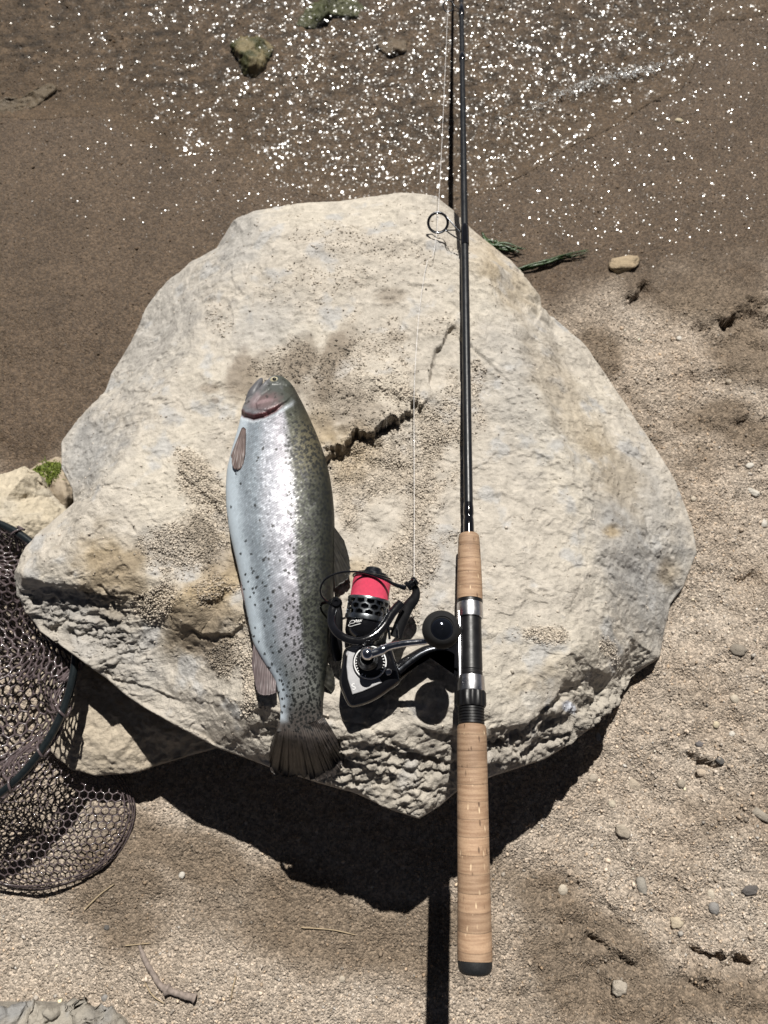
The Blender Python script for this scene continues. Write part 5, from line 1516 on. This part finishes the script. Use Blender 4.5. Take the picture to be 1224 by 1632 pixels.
# mesh bag: a hexagonal lattice hung from the hoop
cell = .0104
edges = set(); pts = {}
def key(x, y): return (round(x*1e5), round(y*1e5))
nx_ = int(1.25*HR/cell)+2
for i in range(-nx_, nx_+1):
    for j in range(-nx_*2, nx_*2+1):
        cx_ = (i+.5*(j % 2))*cell; cy_ = j*cell*.866
        if math.hypot(cx_, cy_) > HR*1.22: continue
        vs_ = [(cx_+cell*.577*math.cos(PI/2+k*PI/3), cy_+cell*.577*math.sin(PI/2+k*PI/3)) for k in range(6)]
        for k in range(6):
            a_, b_ = key(*vs_[k]), key(*vs_[(k+1) % 6])
            pts[a_] = vs_[k]; pts[b_] = vs_[(k+1) % 6]
            edges.add((min(a_, b_), max(a_, b_)))
def bag(x, y, fold=0):
    if fold: x, y = x*.97+.004, y*.97-.003
    r = math.hypot(x, y)/(HR*1.22)
    a = math.atan2(y, x)
    rr = .985*math.sin(min(r, 1)*PI/2)**1.0
    drop = (.055 if not fold else .022)*math.cos(min(r, 1)*PI/2)**(.7 if not fold else 1.0)
    wob_ = .010*math.sin(x*60+1.2*math.sin(y*45))+.008*math.sin(y*70+x*25)
    h = hoop_pt(a, rr)
    e = min(1, (1-r)*5)
    return np.array((h[0]+.006*e*math.sin(y*90), h[1]+.006*e*math.sin(x*80)-.01*e, max(h[2]-drop+wob_*e, .006)))
E = np.array([[bag(*pts[a_]), bag(*pts[b_])] for a_, b_ in edges])
keep = (E[:, :, 0] > -.52).any(1)
E = E[keep]
def struts(E, r, n=5):
    D = E[:, 1]-E[:, 0]; ln = np.linalg.norm(D, axis=1)[:, None]; D = D/ln
    up = np.tile(np.array((0, 0, 1.0)), (len(E), 1)); up[np.abs(D[:, 2]) > .9] = (1, 0, 0)
    A_ = np.cross(up, D); A_ /= np.linalg.norm(A_, axis=1)[:, None]; B_ = np.cross(D, A_)
    th_ = np.linspace(0, 2*PI, n, endpoint=False)
    ring_ = r*(np.cos(th_)[None, :, None]*A_[:, None]+np.sin(th_)[None, :, None]*B_[:, None])
    mid_ = (E[:, 0]+E[:, 1])/2
    V = np.concatenate([E[:, 0][:, None]-D[:, None]*r*.4+ring_*1.25, mid_[:, None]+ring_*.8, E[:, 1][:, None]+D[:, None]*r*.4+ring_*1.25], 1)
    m = len(E); base = (np.arange(m)*3*n)[:, None]
    k = np.arange(n); k1 = (k+1) % n
    f0 = np.stack([k, k1, n+k1, n+k], 1); f1 = f0+n
    F = (base[:, :, None]+np.concatenate([f0, f1])[None]).reshape(-1, 4)
    return V.reshape(-1, 3), F
E2 = np.array([[bag(*pts[a_], 1), bag(*pts[b_], 1)] for a_, b_ in edges])
E2 = E2[(E2[:, :, 0] > -.52).any(1)]
E2 = E2[(E2[:, :, 1] > Hc[1]-.02).all(1)]
v, f = join(struts(E, .00125), struts(E2, .0014))
pc = at(70, 1300, .01); prx, pry = wpx(142, pc), wpx(108, pc)
def pouch(x, y):
    r = min(math.hypot(x/prx, y/pry), 1.0)
    return np.array((pc[0]+x+.0025*math.sin(y*60), pc[1]+y+.002*math.sin(x*50), .008+.030*math.sqrt(1-r*r)+.003*math.sin(x*90)*math.sin(y*75)))
E3 = np.array([[pouch(*[q*.82 for q in pts[a_]]), pouch(*[q*.82 for q in pts[b_]])] for a_, b_ in edges
               if math.hypot(pts[a_][0]*.82/prx, pts[a_][1]*.82/pry) < 1 and math.hypot(pts[b_][0]*.82/prx, pts[b_][1]*.82/pry) < 1])
hem = []
for q_ in (1.0, .965, .93, .985):
    t2 = np.linspace(0, 2*PI, 90, endpoint=False)
    hem.append(tube(np.array([pouch(prx*q_*math.cos(a)+.001*math.sin(3*a+q_*40), pry*q_*math.sin(a)+.001*math.cos(4*a+q_*60)) for a in t2]), .0008, 6, closed=True))
v, f = join((v, f), struts(E3, .00072), *hem)
nb = mk('mesh_bag', v, f, M_mesh, net); nb['kind'] = 'stuff'
# loops that lash the bag to the hoop
for a_ in (-62, -48, -33, -18, 20, 34, 47, 60):
    c0 = hoop_pt(rad(a_)); t_ = np.array((-math.sin(rad(a_)), math.cos(rad(a_)), 0)); n_ = np.array((math.cos(rad(a_)), math.sin(rad(a_)), 0))
    th_ = np.linspace(0, 2*PI, 18, endpoint=False)
    P = np.array([c0+t_*(.006*math.sin(t2*.5-.8))+(n_*math.cos(t2)+np.array((0, 0, 1))*math.sin(t2))*.0062 for t2 in th_])
    mk('lashing', *tube(P, .0013, 7, closed=True), M_mesh, hoop)
    for s_ in (-1, 1):
        e = c0-n_*.016+t_*s_*.006-np.array((0, 0, .012))
        mk('strand', *tube(spline([c0-n_*.005, (c0+e)/2+np.array((0, 0, .001)), e], 8), .0012, 6), M_mesh, hoop)
